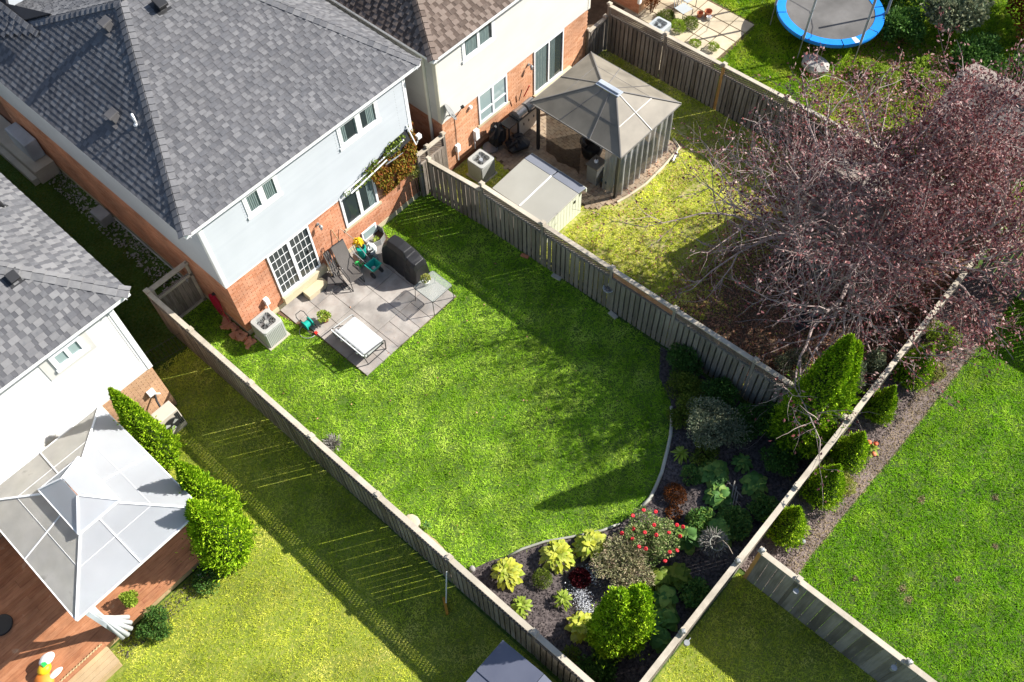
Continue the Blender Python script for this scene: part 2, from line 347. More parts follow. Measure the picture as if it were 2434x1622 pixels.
def foliage(name, C_, D, size, mat, parent, aspect=.5, spread=1., kind=None, tone=None):
    V, F, t = leaf_cards(C_, D, size, aspect, spread=spread, tone=tone)
    return link(name, mesh_np(name, V-rloc(parent), F, t), mat, parent, kind=kind)
def lump(dirs, seed, k=7, amp=.25):
    r = np.random.default_rng(seed); A = r.normal(0, 1, (k, 3)); A /= np.linalg.norm(A, axis=1)[:, None]
    out = np.ones(len(dirs))
    for a, w_ in zip(A, r.uniform(-1, 1, k)): out += amp*w_*np.exp(-((1-dirs@a)*4))
    return out
def blob_points(n, c, rad, seed, inner=.55, amp=.3, flat_bottom=True):
    if min(rad) > .2:
        r_ = np.random.default_rng(seed+1); k = 9 if min(rad) < .5 else 15; L_ = []
        out = [[], []]
        for q in range(k):
            a = q*2.4+r_.uniform(-.4, .4); f = r_.uniform(.25, .72); up = r_.uniform(-.35, .55)
            s_ = r_.uniform(.30, .55); cc = np.array(c)+np.array([f*math.cos(a)*rad[0], f*math.sin(a)*rad[1], up*rad[2]]); m_ = int(n*s_*s_/(.19*k))
            d = rng.normal(0, 1, (m_, 3)); d /= np.linalg.norm(d, axis=1)[:, None]; rr = (.45+.62*rng.random(m_)**.6)
            out[0].append(cc+d*rr[:, None]*np.array(rad)*s_); out[1].append(d*.8+np.array([0, 0, .35]))
        return np.concatenate(out[0]), np.concatenate(out[1])
    d = rng.normal(0, 1, (n, 3)); d /= np.linalg.norm(d, axis=1)[:, None]
    if flat_bottom: d[:, 2] = np.where(d[:, 2] < -.35, -d[:, 2], d[:, 2])
    rr = lump(d, seed, amp=amp)*(inner+(1-inner)*rng.random(n)**.5)
    return np.array(c)+d*rr[:, None]*np.array(rad), d
def shrub(name, x, y, r, h, n, size, mat, label, cat='shrub', z=0., aspect=.55, stems=True, group=None, ry=None, extra=None, spread=1., inner=.5):
    t = thing(name, (x, y, z), label, cat, group)
    C_, d = blob_points(n, (x, y, z+h*.52), (r, ry or r, h*.52), hash(name+str(x)) % 1000 if False else int(abs(x*100+y*10)) % 997, inner=inner)
    C_[:, 2] = np.maximum(C_[:, 2], z+.02)
    foliage('foliage', C_, d, size, mat, t, aspect, spread)
    if stems:
        mb = MB()
        for k in range(7):
            a = random.uniform(0, 6.28); e = P3(x+math.cos(a)*r*.6, y+math.sin(a)*(ry or r)*.6, z+h*random.uniform(.5, .8))
            mb.tube([P3(x+.05*math.cos(a), y+.05*math.sin(a), z-.02), (P3(x, y, z)+e)/2+P3(0, 0, h*.12), e], [.014, .010, .004], 5)
        mb.build('stem', m_bark_d, t)
    if extra: extra(t, C_, d)
    return t
def arborvitae(x, y, h, r, n, label, tips=((0, 0, 1.),), size=.075, group=None, name='cedar_tree', z=0., base=.14, pw=.7, cat='tree'):
    t = thing(name, (x, y, z), label, cat, group)
    core = MB(); Cs = []; Ds = []
    for ti, (dx, dy, hf) in enumerate(tips):
        H = h*hf; share = int(n*hf*hf/sum(q[2]**2 for q in tips))
        u = rng.random(share)**1.25          # more low down
        th = rng.uniform(0, 2*math.pi, share)
        prof = (np.minimum(1, (u+.02)/base)**.5)*np.maximum(0, 1-u)**pw
        lum = 1+.07*np.sin(th*3+u*9+ti)+.07*np.sin(th*7-u*23+x)+.09*np.sin(th*13+u*61)
        rr = r*prof*lum*(.80+.24*rng.random(share)**.5)
        cx = x+dx; cy = y+dy
        rr = rr*(1+.16*np.maximum(0, rng.normal(0, 1, share))**2*.35); P_ = np.stack([cx+rr*np.cos(th), cy+rr*np.sin(th), z+.04+u*H*.985+rng.normal(0, .03, share)], 1)
        D_ = np.stack([np.cos(th)*.75, np.sin(th)*.75, .55+.6*u], 1)
        Cs.append(P_); Ds.append(D_)
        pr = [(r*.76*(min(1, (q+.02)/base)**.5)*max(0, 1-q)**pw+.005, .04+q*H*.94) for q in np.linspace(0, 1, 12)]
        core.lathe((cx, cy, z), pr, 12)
    C_ = np.concatenate(Cs); D_ = np.concatenate(Ds)
    foliage('crown', C_, D_, size, m_arb, t, .45, .75)
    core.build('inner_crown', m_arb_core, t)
    MB().cyl((x, y, z-.05), (x, y, z+.3*h), .05, .02, 8).build('trunk', m_bark_d, t)
    return t
def leaf_mesh(name, L_, W, mat, droop=.35, ruffle=0., cup=.12):
    """an ovate leaf of 12 triangles along +X"""
    V = []; xs = [0, .12, .35, .65, .88, 1.]; ws = [.03, .55, 1., .85, .4, .02]
    for q, w_ in zip(xs, ws):
        z = -droop*q*q*L_+.12*L_*math.sin(q*3)
        for s in (-1, 0, 1): V.append((q*L_, s*w_*W/2, z+(cup*W*w_ if s else 0)+(ruffle*random.uniform(-1, 1)*W if s else 0)))
    F = []
    for i in range(5):
        for j in range(2):
            a = i*3+j; F.append((a, a+3, a+4, a+1))
    me = mesh_np(name, V, F, None, True); me.materials.append(mat); return me
def rosette(name, x, y, r, n, mat, label, cat='plant', L_=.2, W=.13, z=0., h=.25, group=None, lift=.9, ruffle=0., flowers=None):
    """a plant made of separate large leaves"""
    t = thing(name, (x, y, z), label, cat, group)
    mes = [leaf_mesh('leaf', L_*s, W*s, mat, ruffle=ruffle) for s in (.85, 1., 1.15)]
    for k in range(n):
        q = (k+.5)/n; a = k*2.39996+random.uniform(-.25, .25); rad = r*(q**.6)
        px, py = rad*math.cos(a)*.72, rad*math.sin(a)*.72; pz = h*(1-.72*q*q)+random.uniform(-.02, .03)
        o = bpy.data.objects.new('leaf', random.choice(mes)); COL.objects.link(o); o.parent = t
        o.location = (px-.35*L_*math.cos(a), py-.35*L_*math.sin(a), pz)
        o.rotation_euler = (random.uniform(-.3, .3), -lift*(1-q)*.9+.12+random.uniform(-.2, .2), a)
    mb = MB()
    for k in range(10):
        a = k*.63; mb.cyl((x+.02*math.cos(a), y+.02*math.sin(a), z-.02), (x+r*.4*math.cos(a), y+r*.4*math.sin(a), z+h*.8), .006, .003, 4)
    mb.build('stalks', m_leaf_olive, t)
    if flowers: flowers(t)
    return t
def in_poly(x, y, poly):
    c = np.zeros(len(x), bool); n = len(poly)
    for i in range(n):
        x0, y0 = poly[i]; x1, y1 = poly[(i+1) % n]
        if y0 == y1: continue
        k = ((y0 > y) != (y1 > y)) & (x < (x1-x0)*(y-y0)/(y1-y0)+x0); c ^= k
    return c
def scatter(poly, dens, holes=()):
    px = [p[0] for p in poly]; py = [p[1] for p in poly]
    A = (max(px)-min(px))*(max(py)-min(py)); n = int(A*dens)
    x = rng.uniform(min(px), max(px), n); y = rng.uniform(min(py), max(py), n); k = in_poly(x, y, poly)
    for hpoly in holes: k &= ~in_poly(x, y, hpoly)
    x, y = x[k], y[k]; P_ = np.stack([x, y, np.zeros(len(x))], 1); P_ = P_[in_view(P_, 70)]
    return P_
def fbm(P_, s, seed=0):
    r = np.random.default_rng(seed); out = np.zeros(len(P_))
    for k in range(14):
        a = r.uniform(0, 6.28); f = s*r.uniform(.5, 2.2); out += np.sin((P_[:, 0]*math.cos(a)+P_[:, 1]*math.sin(a))*f+r.uniform(0, 6.28))
    return out/14**.5
def grass(poly, holes, dens, mat, label, hgt=.055, wid=.028, bare=None, name='grass', lean=1.45):
    P_ = scatter(poly, dens, holes); q = fbm(P_, 9, 3)
    P_ = P_[(q > -1.15) | (rng.random(len(P_)) < .5)]; P_ = P_[(fbm(P_, 38, 41) > -.55) | (rng.random(len(P_)) < .35)]
    if bare is not None: P_ = P_[bare(P_)]
    n = len(P_); a = rng.uniform(0, 6.28, n); ln = rng.uniform(.2, lean, n); b = rng.uniform(0, 6.28, n)
    clump = 1+.38*fbm(P_, 16, 5)+.25*fbm(P_, 40, 6)
    hh = hgt*rng.uniform(.6, 1.35, n)*np.clip(clump, .5, 1.7); w_ = wid*rng.uniform(.6, 1.3, n)
    tip = P_+np.stack([np.cos(b)*ln*hh*1.5, np.sin(b)*ln*hh*1.5, hh*np.clip(1-.5*ln, .25, 1)], 1)
    s = np.stack([np.cos(a)*w_/2, np.sin(a)*w_/2, np.zeros(n)], 1)
    V = np.stack([P_-s, P_+s, tip], 1).reshape(-1, 3); F = np.arange(3*n).reshape(-1, 3)
    t = np.clip(.52+.15*fbm(P_, 7, 11)+.13*fbm(P_, 1.1, 12)+.20*fbm(P_, 36, 13)+rng.normal(0, .17, n), .01, .99)
    return tag(link(name, mesh_np(name, V, F, t), mat), label, 'grass', kind='stuff')
def chips(poly, dens, mat, label, name='bark_mulch', size=.05, z=.02, holes=(), cat='mulch', flat=.35, aspect=.5):
    P_ = scatter(poly, dens, holes); n = len(P_); P_[:, 2] = z+rng.uniform(0, .03, n)
    D = np.stack([rng.normal(0, 1, n), rng.normal(0, 1, n), rng.normal(0, flat, n)], 1); D /= np.linalg.norm(D, axis=1)[:, None]
    V, F, t = leaf_cards(P_, D, size, aspect, fold=.2, spread=flat*.6)
    return tag(link(name, mesh_np(name, V, F, t), mat), label, cat, kind='stuff')
# ================================================================== GROUND
MB().box(-150, 150, -150, 150, -.3, 0).build('ground', m_soil, kind='structure')
YARD = [(-1.25, -14.5), (7.55, -14.5), (7.55, .9), (7.1, .9), (7.1, 0), (0, 0), (0, 2.0), (-1.3, 2.0)]
LEFT_SHEET = [(-16, -19), (-1.42, -19), (-1.42, .9), (-2.8, .9), (-2.8, -.3), (-4.8, -.3), (-4.8, -4.5), (-16, -4.5)]
PATIO = [(1.02, -.02), (5.3, -.02), (5.02, -1.6), (4.98, -3.66), (1.32, -3.62), (1.3, -1.62)]
BED = [(7.6, -9.3), (6.75, -9.9), (6.35, -10.6), (5.85, -11.05), (5.15, -11.45), (4.47, -11.72), (3.67, -11.93), (3.0, -11.85), (2.55, -11.73), (2.17, -11.52),
       (1.5, -11.0), (.97, -10.61), (.29, -10.25), (.05, -10.16), (-.35, -9.9), (-.8, -9.72), (-1.3, -9.75), (-1.3, -14.7), (7.6, -14.7)]
def slabz(poly, z, name, mat, kind='structure', th=.05, bevel=0):
    return MB().prism(poly, z-th, z).build(name, mat, kind=kind, bevel=bevel)
m_ls = M('left_soil', [(.13,.17,.02),(.19,.24,.03),(.26,.26,.06)], .95, 12, 1.2, .8, 50, pick=0)
slabz(LEFT_SHEET, .003, 'lawn', m_ls, th=.01)
slabz([(3.57, -24), (3.57, -14.75), (-1.3, -14.75), (-1.3, -24)][::-1], .003, 'lawn', m_ls, th=.01)
slabz(YARD[::-1], .003, 'lawn', M('green_soil', [(.05,.10,.012),(.08,.15,.018),(.11,.14,.03)], .95, 14, 1.2, .8, 50, pick=0), th=.01)
slabz(BED[::-1], .02, 'garden_bed', m_mulch, th=.03)
slabz([(3.7, -15.93), (5, -15.86), (7, -15.93), (9, -16.02), (11, -16.05), (13.3, -16.1), (16, -16.1), (16, -14.7), (3.7, -14.7)], .02, 'mulch_bed', m_chips, th=.03)
grass(YARD, (PATIO, BED), 1900, m_g_main, 'thick green lawn of the middle yard between the patio and the garden bed')
LEFT = [(-1.48, 1.0), (-1.48, -19), (-16, -19), (-16, -5.2), (-8.0, -5.2), (-8.0, -4.62), (-4.75, -4.62), (-4.75, -.3), (-2.83, -.3), (-2.83, 1.2)]
grass([(-1.48, 1.0), (-2.83, 1.2), (-2.83, 13), (-.45, 13), (-.45, 2.1), (-1.48, 2.1)], (), 1000, grassmat('mossy_shade_grass', [(.03,.06,.006),(.06,.10,.008),(.10,.12,.012),(.13,.11,.02)], .35), 'mossy grass, darkened for the shade of the passage between the two left houses', hgt=.035)  # the passage's shade is put into this very dark grass colour
grass(LEFT, (), 1900, m_g_left, 'yellowish green lawn of the left yard beside the brown deck', .045, .022)
NB = [(7.75, -14.4), (16.4, -14.4), (16.4, -.2), (7.75, -.2)]
NBPAT = [(9.9, -.1), (9.75, -1.6), (10.1, -2.2), (10.2, -4.6), (10.9, -5.35), (14.3, -5.3), (14.3, -.1)]
SH1 = [(12.0, -9.8), (15.3, -9.8), (15.3, -13.8), (12.0, -13.8)]
def nb_bare(P_):
    q = fbm(P_, 6, 21); leafy = (P_[:, 1] < -9.3) & (P_[:, 0] > 8.2); fade = np.clip((-9.0-P_[:, 1])/1.6, 0, 1)
    return (q > -1.05) & ~(leafy & (rng.random(len(P_)) < .25+.72*fade))
grass(NB, (NBPAT, SH1, [(8.1, -2.2), (10, -2.2), (10, -4.5), (8.1, -4.5)]), 1900, m_g_nb, 'patchy yellow-green lawn around the taupe gazebo and shed', bare=nb_bare)
slabz([(7.7, -8.9), (16.45, -8.5), (16.45, 0), (7.7, 0)][::1], .004, 'worn_ground', M('worn_soil', [(.20,.25,.03),(.32,.33,.07),(.44,.37,.18)], .95, 9, 1.3, .8, 50, pick=0), th=.02)
slabz([(7.75, -9.0), (16.4, -8.6), (16.4, -14.5), (7.75, -14.5)][::-1], .006, 'bare_ground', m_soil_br, th=.02)
chips([(7.8, -8.2), (16.3, -8.2), (16.3, -14.5), (7.8, -14.5)], 420, m_litter, 'reddish brown leaves fallen under the plum tree', 'leaf_litter', .075, .02, cat='leaves')
chips([(8.2, -4.6), (16.3, -4.9), (16.3, -8.6), (8.2, -8.6)], 60, m_litter, 'scattered brown leaves on the patchy lawn', 'leaf_litter', .07, .04, cat='leaves')
TH = [(16.7, -14.5), (30, -14.5), (30, 2), (21.2, 2), (21.2, -1.6), (20.9, -3.6), (18.0, -3.65), (16.7, -3.65)]
grass(TH, (), 1100, m_g_wild, 'wild grass and weeds around the trampoline', .11, .035)
BK = [(3.63, -15.98), (5, -15.9), (7, -15.97), (9, -16.06), (11, -16.1), (13.3, -16.16), (16, -16.15), (16, -24), (3.63, -24)]
def bk_bare(P_):
    r = np.random.default_rng(5); k = np.ones(len(P_), bool)
    for cx, cy, rr in [(8.3,-17.2,.14),(9.6,-18.6,.12),(5.5,-16.7,.10),(5.35,-17.0,.10),(5.3,-17.55,.10),(5.9,-18.0,.14),(5.75,-18.25,.15),(5.6,-18.65,.10),(6.4,-18.0,.10),(7.0,-18.9,.11),(8.4,-19.2,.12),(6.8,-19.3,.10),(7.8,-18.2,.08),(6.1,-17.4,.1),(6.5,-18.5,.09),(4.75,-17.9,.08)]:
        k &= ~((((P_[:, 0]-cx)/rr)**2+((P_[:, 1]-cy)/(rr*.8))**2 < 1+.5*fbm(P_, 25, 9)) & (rng.random(len(P_)) < .85))
    return k
grass(BK, (), 1700, m_g_back, 'lush green lawn of the back right yard beyond the bark mulch strip', bare=bk_bare)
dryp = [(8.3,-17.2,.12),(9.6,-18.6,.09),(5.35,-17.0,.08),(5.9,-18.0,.12),(5.75,-18.25,.13),(7.0,-18.9,.08),(8.4,-19.2,.09)]
PP = np.concatenate([np.stack([cx+rr*rng.normal(0, .5, 60), cy+rr*rng.normal(0, .4, 60), np.full(60, .02)], 1) for cx, cy, rr in dryp])
V_, F_, t_ = leaf_cards(PP, np.tile([0, 0, .3], (len(PP), 1))+rng.normal(0, 1, (len(PP), 3))*[1, 1, .2], .06, .25)
tag(link('dead_grass', mesh_np('dead_grass', V_, F_, t_), m_dry), 'small tan patches of dead grass dotting the lush back lawn', 'grass', kind='stuff')
BL = [(3.57, -14.75), (3.57, -24), (-1.3, -24), (-1.3, -14.85)]
grass(BL, (), 1900, m_g_left, 'lawn corner behind the rear fence, mostly in shade', .045, .022)
chips(BED, 500, m_mulch, 'dark bark mulch filling the garden bed of the middle yard', size=.045, z=.02)
chips([(3.72, -15.6), (16, -15.65), (16, -14.75), (3.72, -14.75)], 900, m_chips, 'pinkish brown bark mulch strip along the rear fence', size=.055, z=.02)
chips([(3.7, -15.98), (5, -15.9), (7, -15.97), (9, -16.06), (11, -16.1), (13.3, -16.16), (16, -16.15), (16, -15.55), (3.7, -15.5)], 900, m_dry, 'tan dry edge between bark mulch and back lawn', 'dry_edge', .06, .02, cat='dry grass', aspect=.25)
chips([(-.75, 2.3), (-.02, 2.3), (-.02, 12), (-.55, 12)], 160, m_rock, 'pale gravel strip at the foot of the shaded brick wall', 'gravel', .09, .03, cat='gravel', aspect=.8)
chips([(-5.0, -4.55), (-8.0, -4.55), (-7.9, -5.0), (-6.2, -5.05), (-4.6, -4.95)], 500, m_mulch, 'dark soil strip along the front of the brown deck', 'soil_strip', .05, .02, cat='soil')
chips([(-1, -9.5), (5, -9.8), (7.3, -8), (7.3, -1), (5.3, -1), (-.9, -2)], 1.6, m_litter, 'a few fallen leaves lying on the main lawn', 'fallen_leaf_scatter', .055, .05, cat='leaves', aspect=.7)
# ------------------------------------------------------------------ patio
pr = thing('patio', (1.3, -.1, 0), 'grey patio of large concrete slabs behind the middle house', 'patio')
MB().prism([(1.02, -.02), (1.3, -1.62), (1.32, -3.62), (4.98, -3.66), (5.02, -1.6), (5.3, -.02)], -.02, .022).build('slab_bed', m_bark_d, pr)
def slab_quad(x0, x1, y0, y1, tone): return (P3((x0+x1)/2, (y0+y1)/2, .03), P3((x1-x0)/2-.007, 0, 0), P3(0, (y1-y0)/2-.007, 0), P3(0, 0, .02+.0015*tone), tone)
sl = []
xs = [1.32, 1.95, 2.58, 3.46, 4.36, 4.98]; ys = [-3.64, -2.78, -1.62, -.74, -.03]
for i in range(5):
    for j in range(4):
        if i == 0 and j == 3: sl.append(slab_quad(1.15, 1.95, -.74, -.03, random.random())); continue
        if j == 0 and i in (1, 2, 3):
            mx = (xs[i]+xs[i+1])/2; sl += [slab_quad(xs[i], mx, ys[0], ys[1], random.random()), slab_quad(mx, xs[i+1], ys[0], ys[1], random.random())]; continue
        sl.append(slab_quad(xs[i], xs[i+1], ys[j], ys[j+1], random.random()))
pieces('slab', sl, m_slab, pr)
# bed edging
ed = MB(); ep = [(6.2, -10.72), (5.85, -11.0), (5.5, -11.22), (5.1, -11.42), (4.47, -11.70), (4.05, -11.83), (3.67, -11.92), (3.35, -11.9)]
ed.tube([P3(x, y, .06) for x, y in ep], .05, 7)
tag(ed.build('garden_edging', m_edging, smooth=True), 'curved pale log edging between lawn and shaded garden bed', 'edging')
ed = MB(); ed.tube([P3(x, y, .05) for x, y in [(2.6, -11.76), (2.17, -11.54), (1.5, -11.05), (.97, -10.63), (.45, -10.33), (.05, -10.18)]], .035, 7)
tag(ed.build('garden_edging', m_edging, smooth=True), 'thin pale edging strip behind the yellow hostas', 'edging')
# ================================================================== FENCES
def fence(label, p0, p1, H, posts, mat, side=1, lattice=True, style='shadow', latmat=None, cap=True, capmat=None, zb=-.01, postmat=None, skip=(), name='fence', lat_h=.34, gapw=None, special=None):
    p0 = P3(*p0, 0); p1 = P3(*p1, 0); L_ = np.linalg.norm(p1-p0); d = (p1-p0)/L_; nrm = P3(-d[1], d[0], 0)*side
    t = thing(name, tuple(p0), label, 'fence'); zt = H-lat_h if lattice else H-.04
    pts = [0]+list(posts)+[L_]
    for k, q in enumerate(pts):
        c = p0+d*q; pm = mat
        if special and k in special: pm = special[k]
        mb = MB(); mb.ob(c+P3(0, 0, (H+.07)/2), d*.047, nrm*.047, P3(0, 0, (H+.07)/2)); po = mb.build('post', pm, t, bevel=.004)
        mb = MB(); mb.ob(c+P3(0, 0, H+.09), d*.075, nrm*.075, P3(0, 0, .02)); mb.ob(c+P3(0, 0, H+.12), d*.05, nrm*.05, P3(0, 0, .012)); mb.build('post_cap', capmat or m_wood_lt, po)
    for a, b in zip(pts[:-1], pts[1:]):
        c = p0+d*(a+b)/2; hl = (b-a)/2-.05
        for zz in (.28, zt-.08): MB().ob(c+P3(0, 0, zz), d*hl, nrm*.019, P3(0, 0, .045)).build('rail', mat, t)
        if lattice:
            MB().ob(c+P3(0, 0, zt+.0), d*hl, nrm*.045, P3(0, 0, .018)).build('rail', mat, t); MB().ob(c+P3(0, 0, H-.03), d*hl, nrm*.022, P3(0, 0, .02)).build('rail', mat, t)
        if cap: MB().ob(c+P3(0, 0, H+.012), d*(hl+.045), nrm*.068, P3(0, 0, .017), random.random()).build('top_board', capmat or m_wood_lt, t)
    obs = []
    for pi, (a, b) in enumerate(zip(pts[:-1], pts[1:])):
        pw_ = gapw[pi % len(gapw)] if gapw else .17
        if style == 'shadow':
            n = max(1, round((b-a-.09)/.172)); sp = (b-a-.09)/n
            for k in range(n):
                q = a+.045+sp*(k+.5); hz = (zt-zb)/2; j = random.uniform(-.006, .006)
                obs.append((p0+d*q+nrm*.050+P3(0, 0, zb+hz), d*(.067+j/2), nrm*.010+d*random.uniform(-.0006, .0006), P3(0, 0, hz+random.uniform(-.006, .006))+d*random.uniform(-.004, .004), random.random()))
                if k < n-1: obs.append((p0+d*(q+sp/2+j)-nrm*.050+P3(0, 0, zb+hz), d*(pw_+(random.choice((0, 0, .012, .035)) if pw_ < .16 else 0))/2, nrm*.009, P3(0, 0, hz), random.random()))
            if pw_ > .15:
                for q in (a+.05, b-.05): obs.append((p0+d*q-nrm*.050+P3(0, 0, zb+hz), d*.05, nrm*.009, P3(0, 0, hz), random.random()))
        elif style == 'tight':
            n = max(1, round((b-a-.09)/.155)); sp = (b-a-.09)/n
            for k in range(n):
                q = a+.045+sp*(k+.5); hz = (zt-zb)/2
                obs.append((p0+d*q+nrm*.026+P3(0, 0, zb+hz), d*(sp/2-.010-random.uniform(0, .008)), nrm*.009, P3(0, 0, hz), random.random()))
        else:   # wide boards edge to edge
            n = max(1, round((b-a-.09)/.25)); sp = (b-a-.09)/n
            for k in range(n):
                q = a+.045+sp*(k+.5); hz = (zt-zb)/2
                obs.append((p0+d*q+nrm*(.026+random.uniform(0, .003))+P3(0, 0, zb+hz), d*(sp/2-.003), nrm*.009, P3(0, 0, hz), random.random()))
    pieces('board', obs, mat, t)
    if lattice:
        for pi, (a, b) in enumerate(zip(pts[:-1], pts[1:])):
            if pi in skip: continue
            mb = MB(); z0, z1 = zt+.02, H-.045; hh = z1-z0; q = a-hh
            while q < b:
                for s_ in (0, 1):
                    x0, x1 = (q, q+hh) if s_ == 0 else (q+hh, q); ya, yb = z0, z1
                    # clip to panel
                    def at_(x): return ya+(yb-ya)*(x-x0)/(x1-x0)
                    xa, xb = max(min(x0, x1), a+.05), min(max(x0, x1), b-.05)
                    if xb-xa < .02: continue
                    A_ = p0+d*xa+P3(0, 0, at_(xa)); B_ = p0+d*xb+P3(0, 0, at_(xb))
                    mb.bar(A_+nrm*.004*(1 if s_ else -1), B_+nrm*.004*(1 if s_ else -1), .036, .006, up=nrm, tone=random.random())
                q += .088
            # bar's width lies in the lattice plane
            lm = latmat[pi] if isinstance(latmat, dict) and pi in latmat else m_latt
            mb.build('lattice', lm, t, kind='stuff')
    return t
fence('long grey board fence with lattice top on the left side of the middle yard', (-1.42, 1.95), (-1.26, -14.6), 1.87, [1.95, 4.48, 6.83, 9.22, 11.6, 14.2], m_wood, side=-1, latmat=None, gapw=[.168, .166, .134, .17, .140, .17, .17])
fence('grey board fence with lattice top between middle yard and gazebo yard', (7.56, -2.42), (7.86, -14.55), 1.87, [2.36, 4.88, 7.02, 9.55], m_wood_gn, side=-1, latmat={2: m_latt_or}, gapw=[.166, .132, .130, .132, .145])
fence('short stretch of old fence joining the vine corner to the lattice fence', (7.38, -.32), (7.56, -2.36), 1.62, [], m_wood, side=-1, lattice=False, gapw=[.135])
fence('weathered panel with lattice square in the gap between the two brick houses', (7.16, -.10), (8.28, -.10), 1.85, [.42], m_wood, side=-1, lat_h=.42)
fence('grey lattice-topped fence with one orange post, right of the taupe gazebo', (16.42, -.2), (16.62, -14.5), 1.87, [2.4, 4.72, 7.1, 9.5, 11.9], m_wood, side=-1, special={2: m_wood_or}, gapw=[.168])
fence('short dark fence between the cream house and the gazebo yard corner', (15.42, -.12), (16.35, -.12), 1.35, [], m_wood, side=-1, lattice=False)
fence('long rear fence with pale top board behind the garden bed', (-1.2, -14.68), (16.0, -14.68), 1.87, [2.1, 4.25, 6.7, 9.1, 11.5, 14.0], m_wood, side=-1, lattice=False, style='tight', gapw=[.12])
fence('smooth grey plank fence separating shaded corner lawn from back right yard', (3.6, -14.95), (3.6, -22.5), 1.87, [1.0, 3.75, 6.2], m_wood_smooth, side=-1, lattice=False, style='wide', special={0: m_wood_or})
fence('far grey fence at the shaded right edge of the back yard', (15.95, -14.9), (15.7, -21.0), 1.87, [2.4], m_wood_smooth, side=-1, lattice=False, style='tight')
# gate between left fence and the house wall
gt = thing('gate', (-1.38, 1.98, 0), 'dark weathered wooden gate with open top frame beside the shaded brick wall', 'gate')
pieces('board', [(P3(-1.22+.165*k, 1.99, .78), P3(.078, 0, 0), P3(0, .01, 0), P3(0, 0, .68), random.random()) for k in range(7)], m_wood, gt)
fr_ = MB()
for zz in (1.38, .14): fr_.box(-1.32, -.08, 1.93, 1.975, zz-.045, zz+.045)
fr_.box(-1.32, -1.24, 1.93, 1.975, .1, 1.85); fr_.box(-.16, -.08, 1.93, 1.975, .1, 1.85); fr_.box(-1.36, -.04, 1.90, 2.06, 1.84, 1.88); fr_.box(-1.30, -.1, 2.0, 2.04, 1.74, 1.84)
fr_.build('frame', m_wood_lt, gt); MB().box(-.12, -.05, 1.95, 2.0, 0, 1.9).build('post', m_wood, gt)
lt = MB(); lt.box(-.34, -.26, 1.9, 1.93, 1.3, 1.33); lt.box(-.32, -.30, 1.88, 1.93, 1.25, 1.38); lt.build('latch', m_grey_metal, gt)
# ================================================================== HOUSES
def shingle_slope(root, O, U, Sd, bounds, smax, mat, matlo, limit=150, e=.145, seed=1, s0=0., even=False):
    """courses of tabs over a roof plane; bounds(s) gives the run along U at height s up the slope"""
    O = P3(*O); U = unit(U); Sd = unit(Sd); N = unit(np.cross(U, Sd)); N = N if N[2] > 0 else -N
    r = random.Random(seed); hi = []; lo = []; s = s0
    while s < smax:
        ua, ub = bounds(s+e/2); u = ua; flip = r.random() < .5
        if not in_view(np.array([O+U*(ua+(ub-ua)*q)+Sd*s for q in np.linspace(0, 1, 12)]), 60).any(): s += e; continue
        while u < ub-.02:
            w_ = min(r.uniform(.11, .24) if flip else r.uniform(.07, .16), ub-u)
            if w_ < .03: break
            c = O+U*(u+w_/2)+Sd*(s+e/2)
            th = .005 if flip else .0035
            if in_view(c[None], 40)[0]:
                (hi if flip else lo).append((c+N*((.015 if flip else .009) if not even else .012+r.uniform(-.001, .001)), U*(w_/2-.0015), Sd*e*.56-N*(.0065 if flip else .0055), N*th, r.random()))
            u += w_; flip = not flip
        s += e
    pieces('shingle', hi, mat, root, limit); pieces('shingle', lo, matlo, root, max(0, limit//3))
def cap_line(root, A, B, n1, n2, mat, w=.17, e=.19):
    """overlapping cap shingles along a hip or ridge; n1/n2: normals of the two slopes"""
    A = P3(*A); B = P3(*B); L_ = np.linalg.norm(B-A); d = (B-A)/L_; obs = []; k = 0; q = 0
    while q < L_:
        c = A+d*(q+e/2)
        if in_view(c[None], 60)[0]:
            tn = random.random()
            for nn in (n1, n2):
                x = np.cross(nn, d); x = unit(x); mid = unit(P3(*n1)+P3(*n2))
                if x@(P3(*nn)-mid) < 0: x = -x     # outward on that slope
                obs.append((c+x*w*.47+unit(nn)*.036, x*w/2, d*e*.56-unit(nn)*.013, unit(nn)*.009, tn))
        q += e
    pieces('ridge_shingle', obs, mat, root, 120)
def gutter(root, A, B, out, mat=None, hangers=True):
    """open K-style gutter from A to B (outer lip), out = outward direction"""
    A = P3(*A); B = P3(*B); out = P3(*out); d = unit(B-A); mb = MB(); L_ = np.linalg.norm(B-A); c = (A+B)/2
    mb.ob(c-P3(0, 0, .06), d*L_/2, out*.006, P3(0, 0, .06)); mb.ob(c-out*.06-P3(0, 0, .115), d*L_/2, out*.06, P3(0, 0, .004))
    mb.ob(c-out*.125-P3(0, 0, .09), d*L_/2, out*.006, P3(0, 0, .10)); mb.ob(c+out*.008-P3(0, 0, .006), d*L_/2, out*.016, P3(0, 0, .007))
    g = mb.build('gutter', mat or m_trim, root)
    if hangers:
        hb = MB(); q = .5
        while q < L_: hb.ob(A+d*q-out*.06+P3(0, 0, .004), d*.012, out*.075, P3(0, 0, .003)); q += 1.0
        hb.build('gutter_hanger', m_trim, g)
    return g
def soffit(root, mb_pts, z, mat): MB().prism(mb_pts, z-.02, z).build('soffit', mat, root)
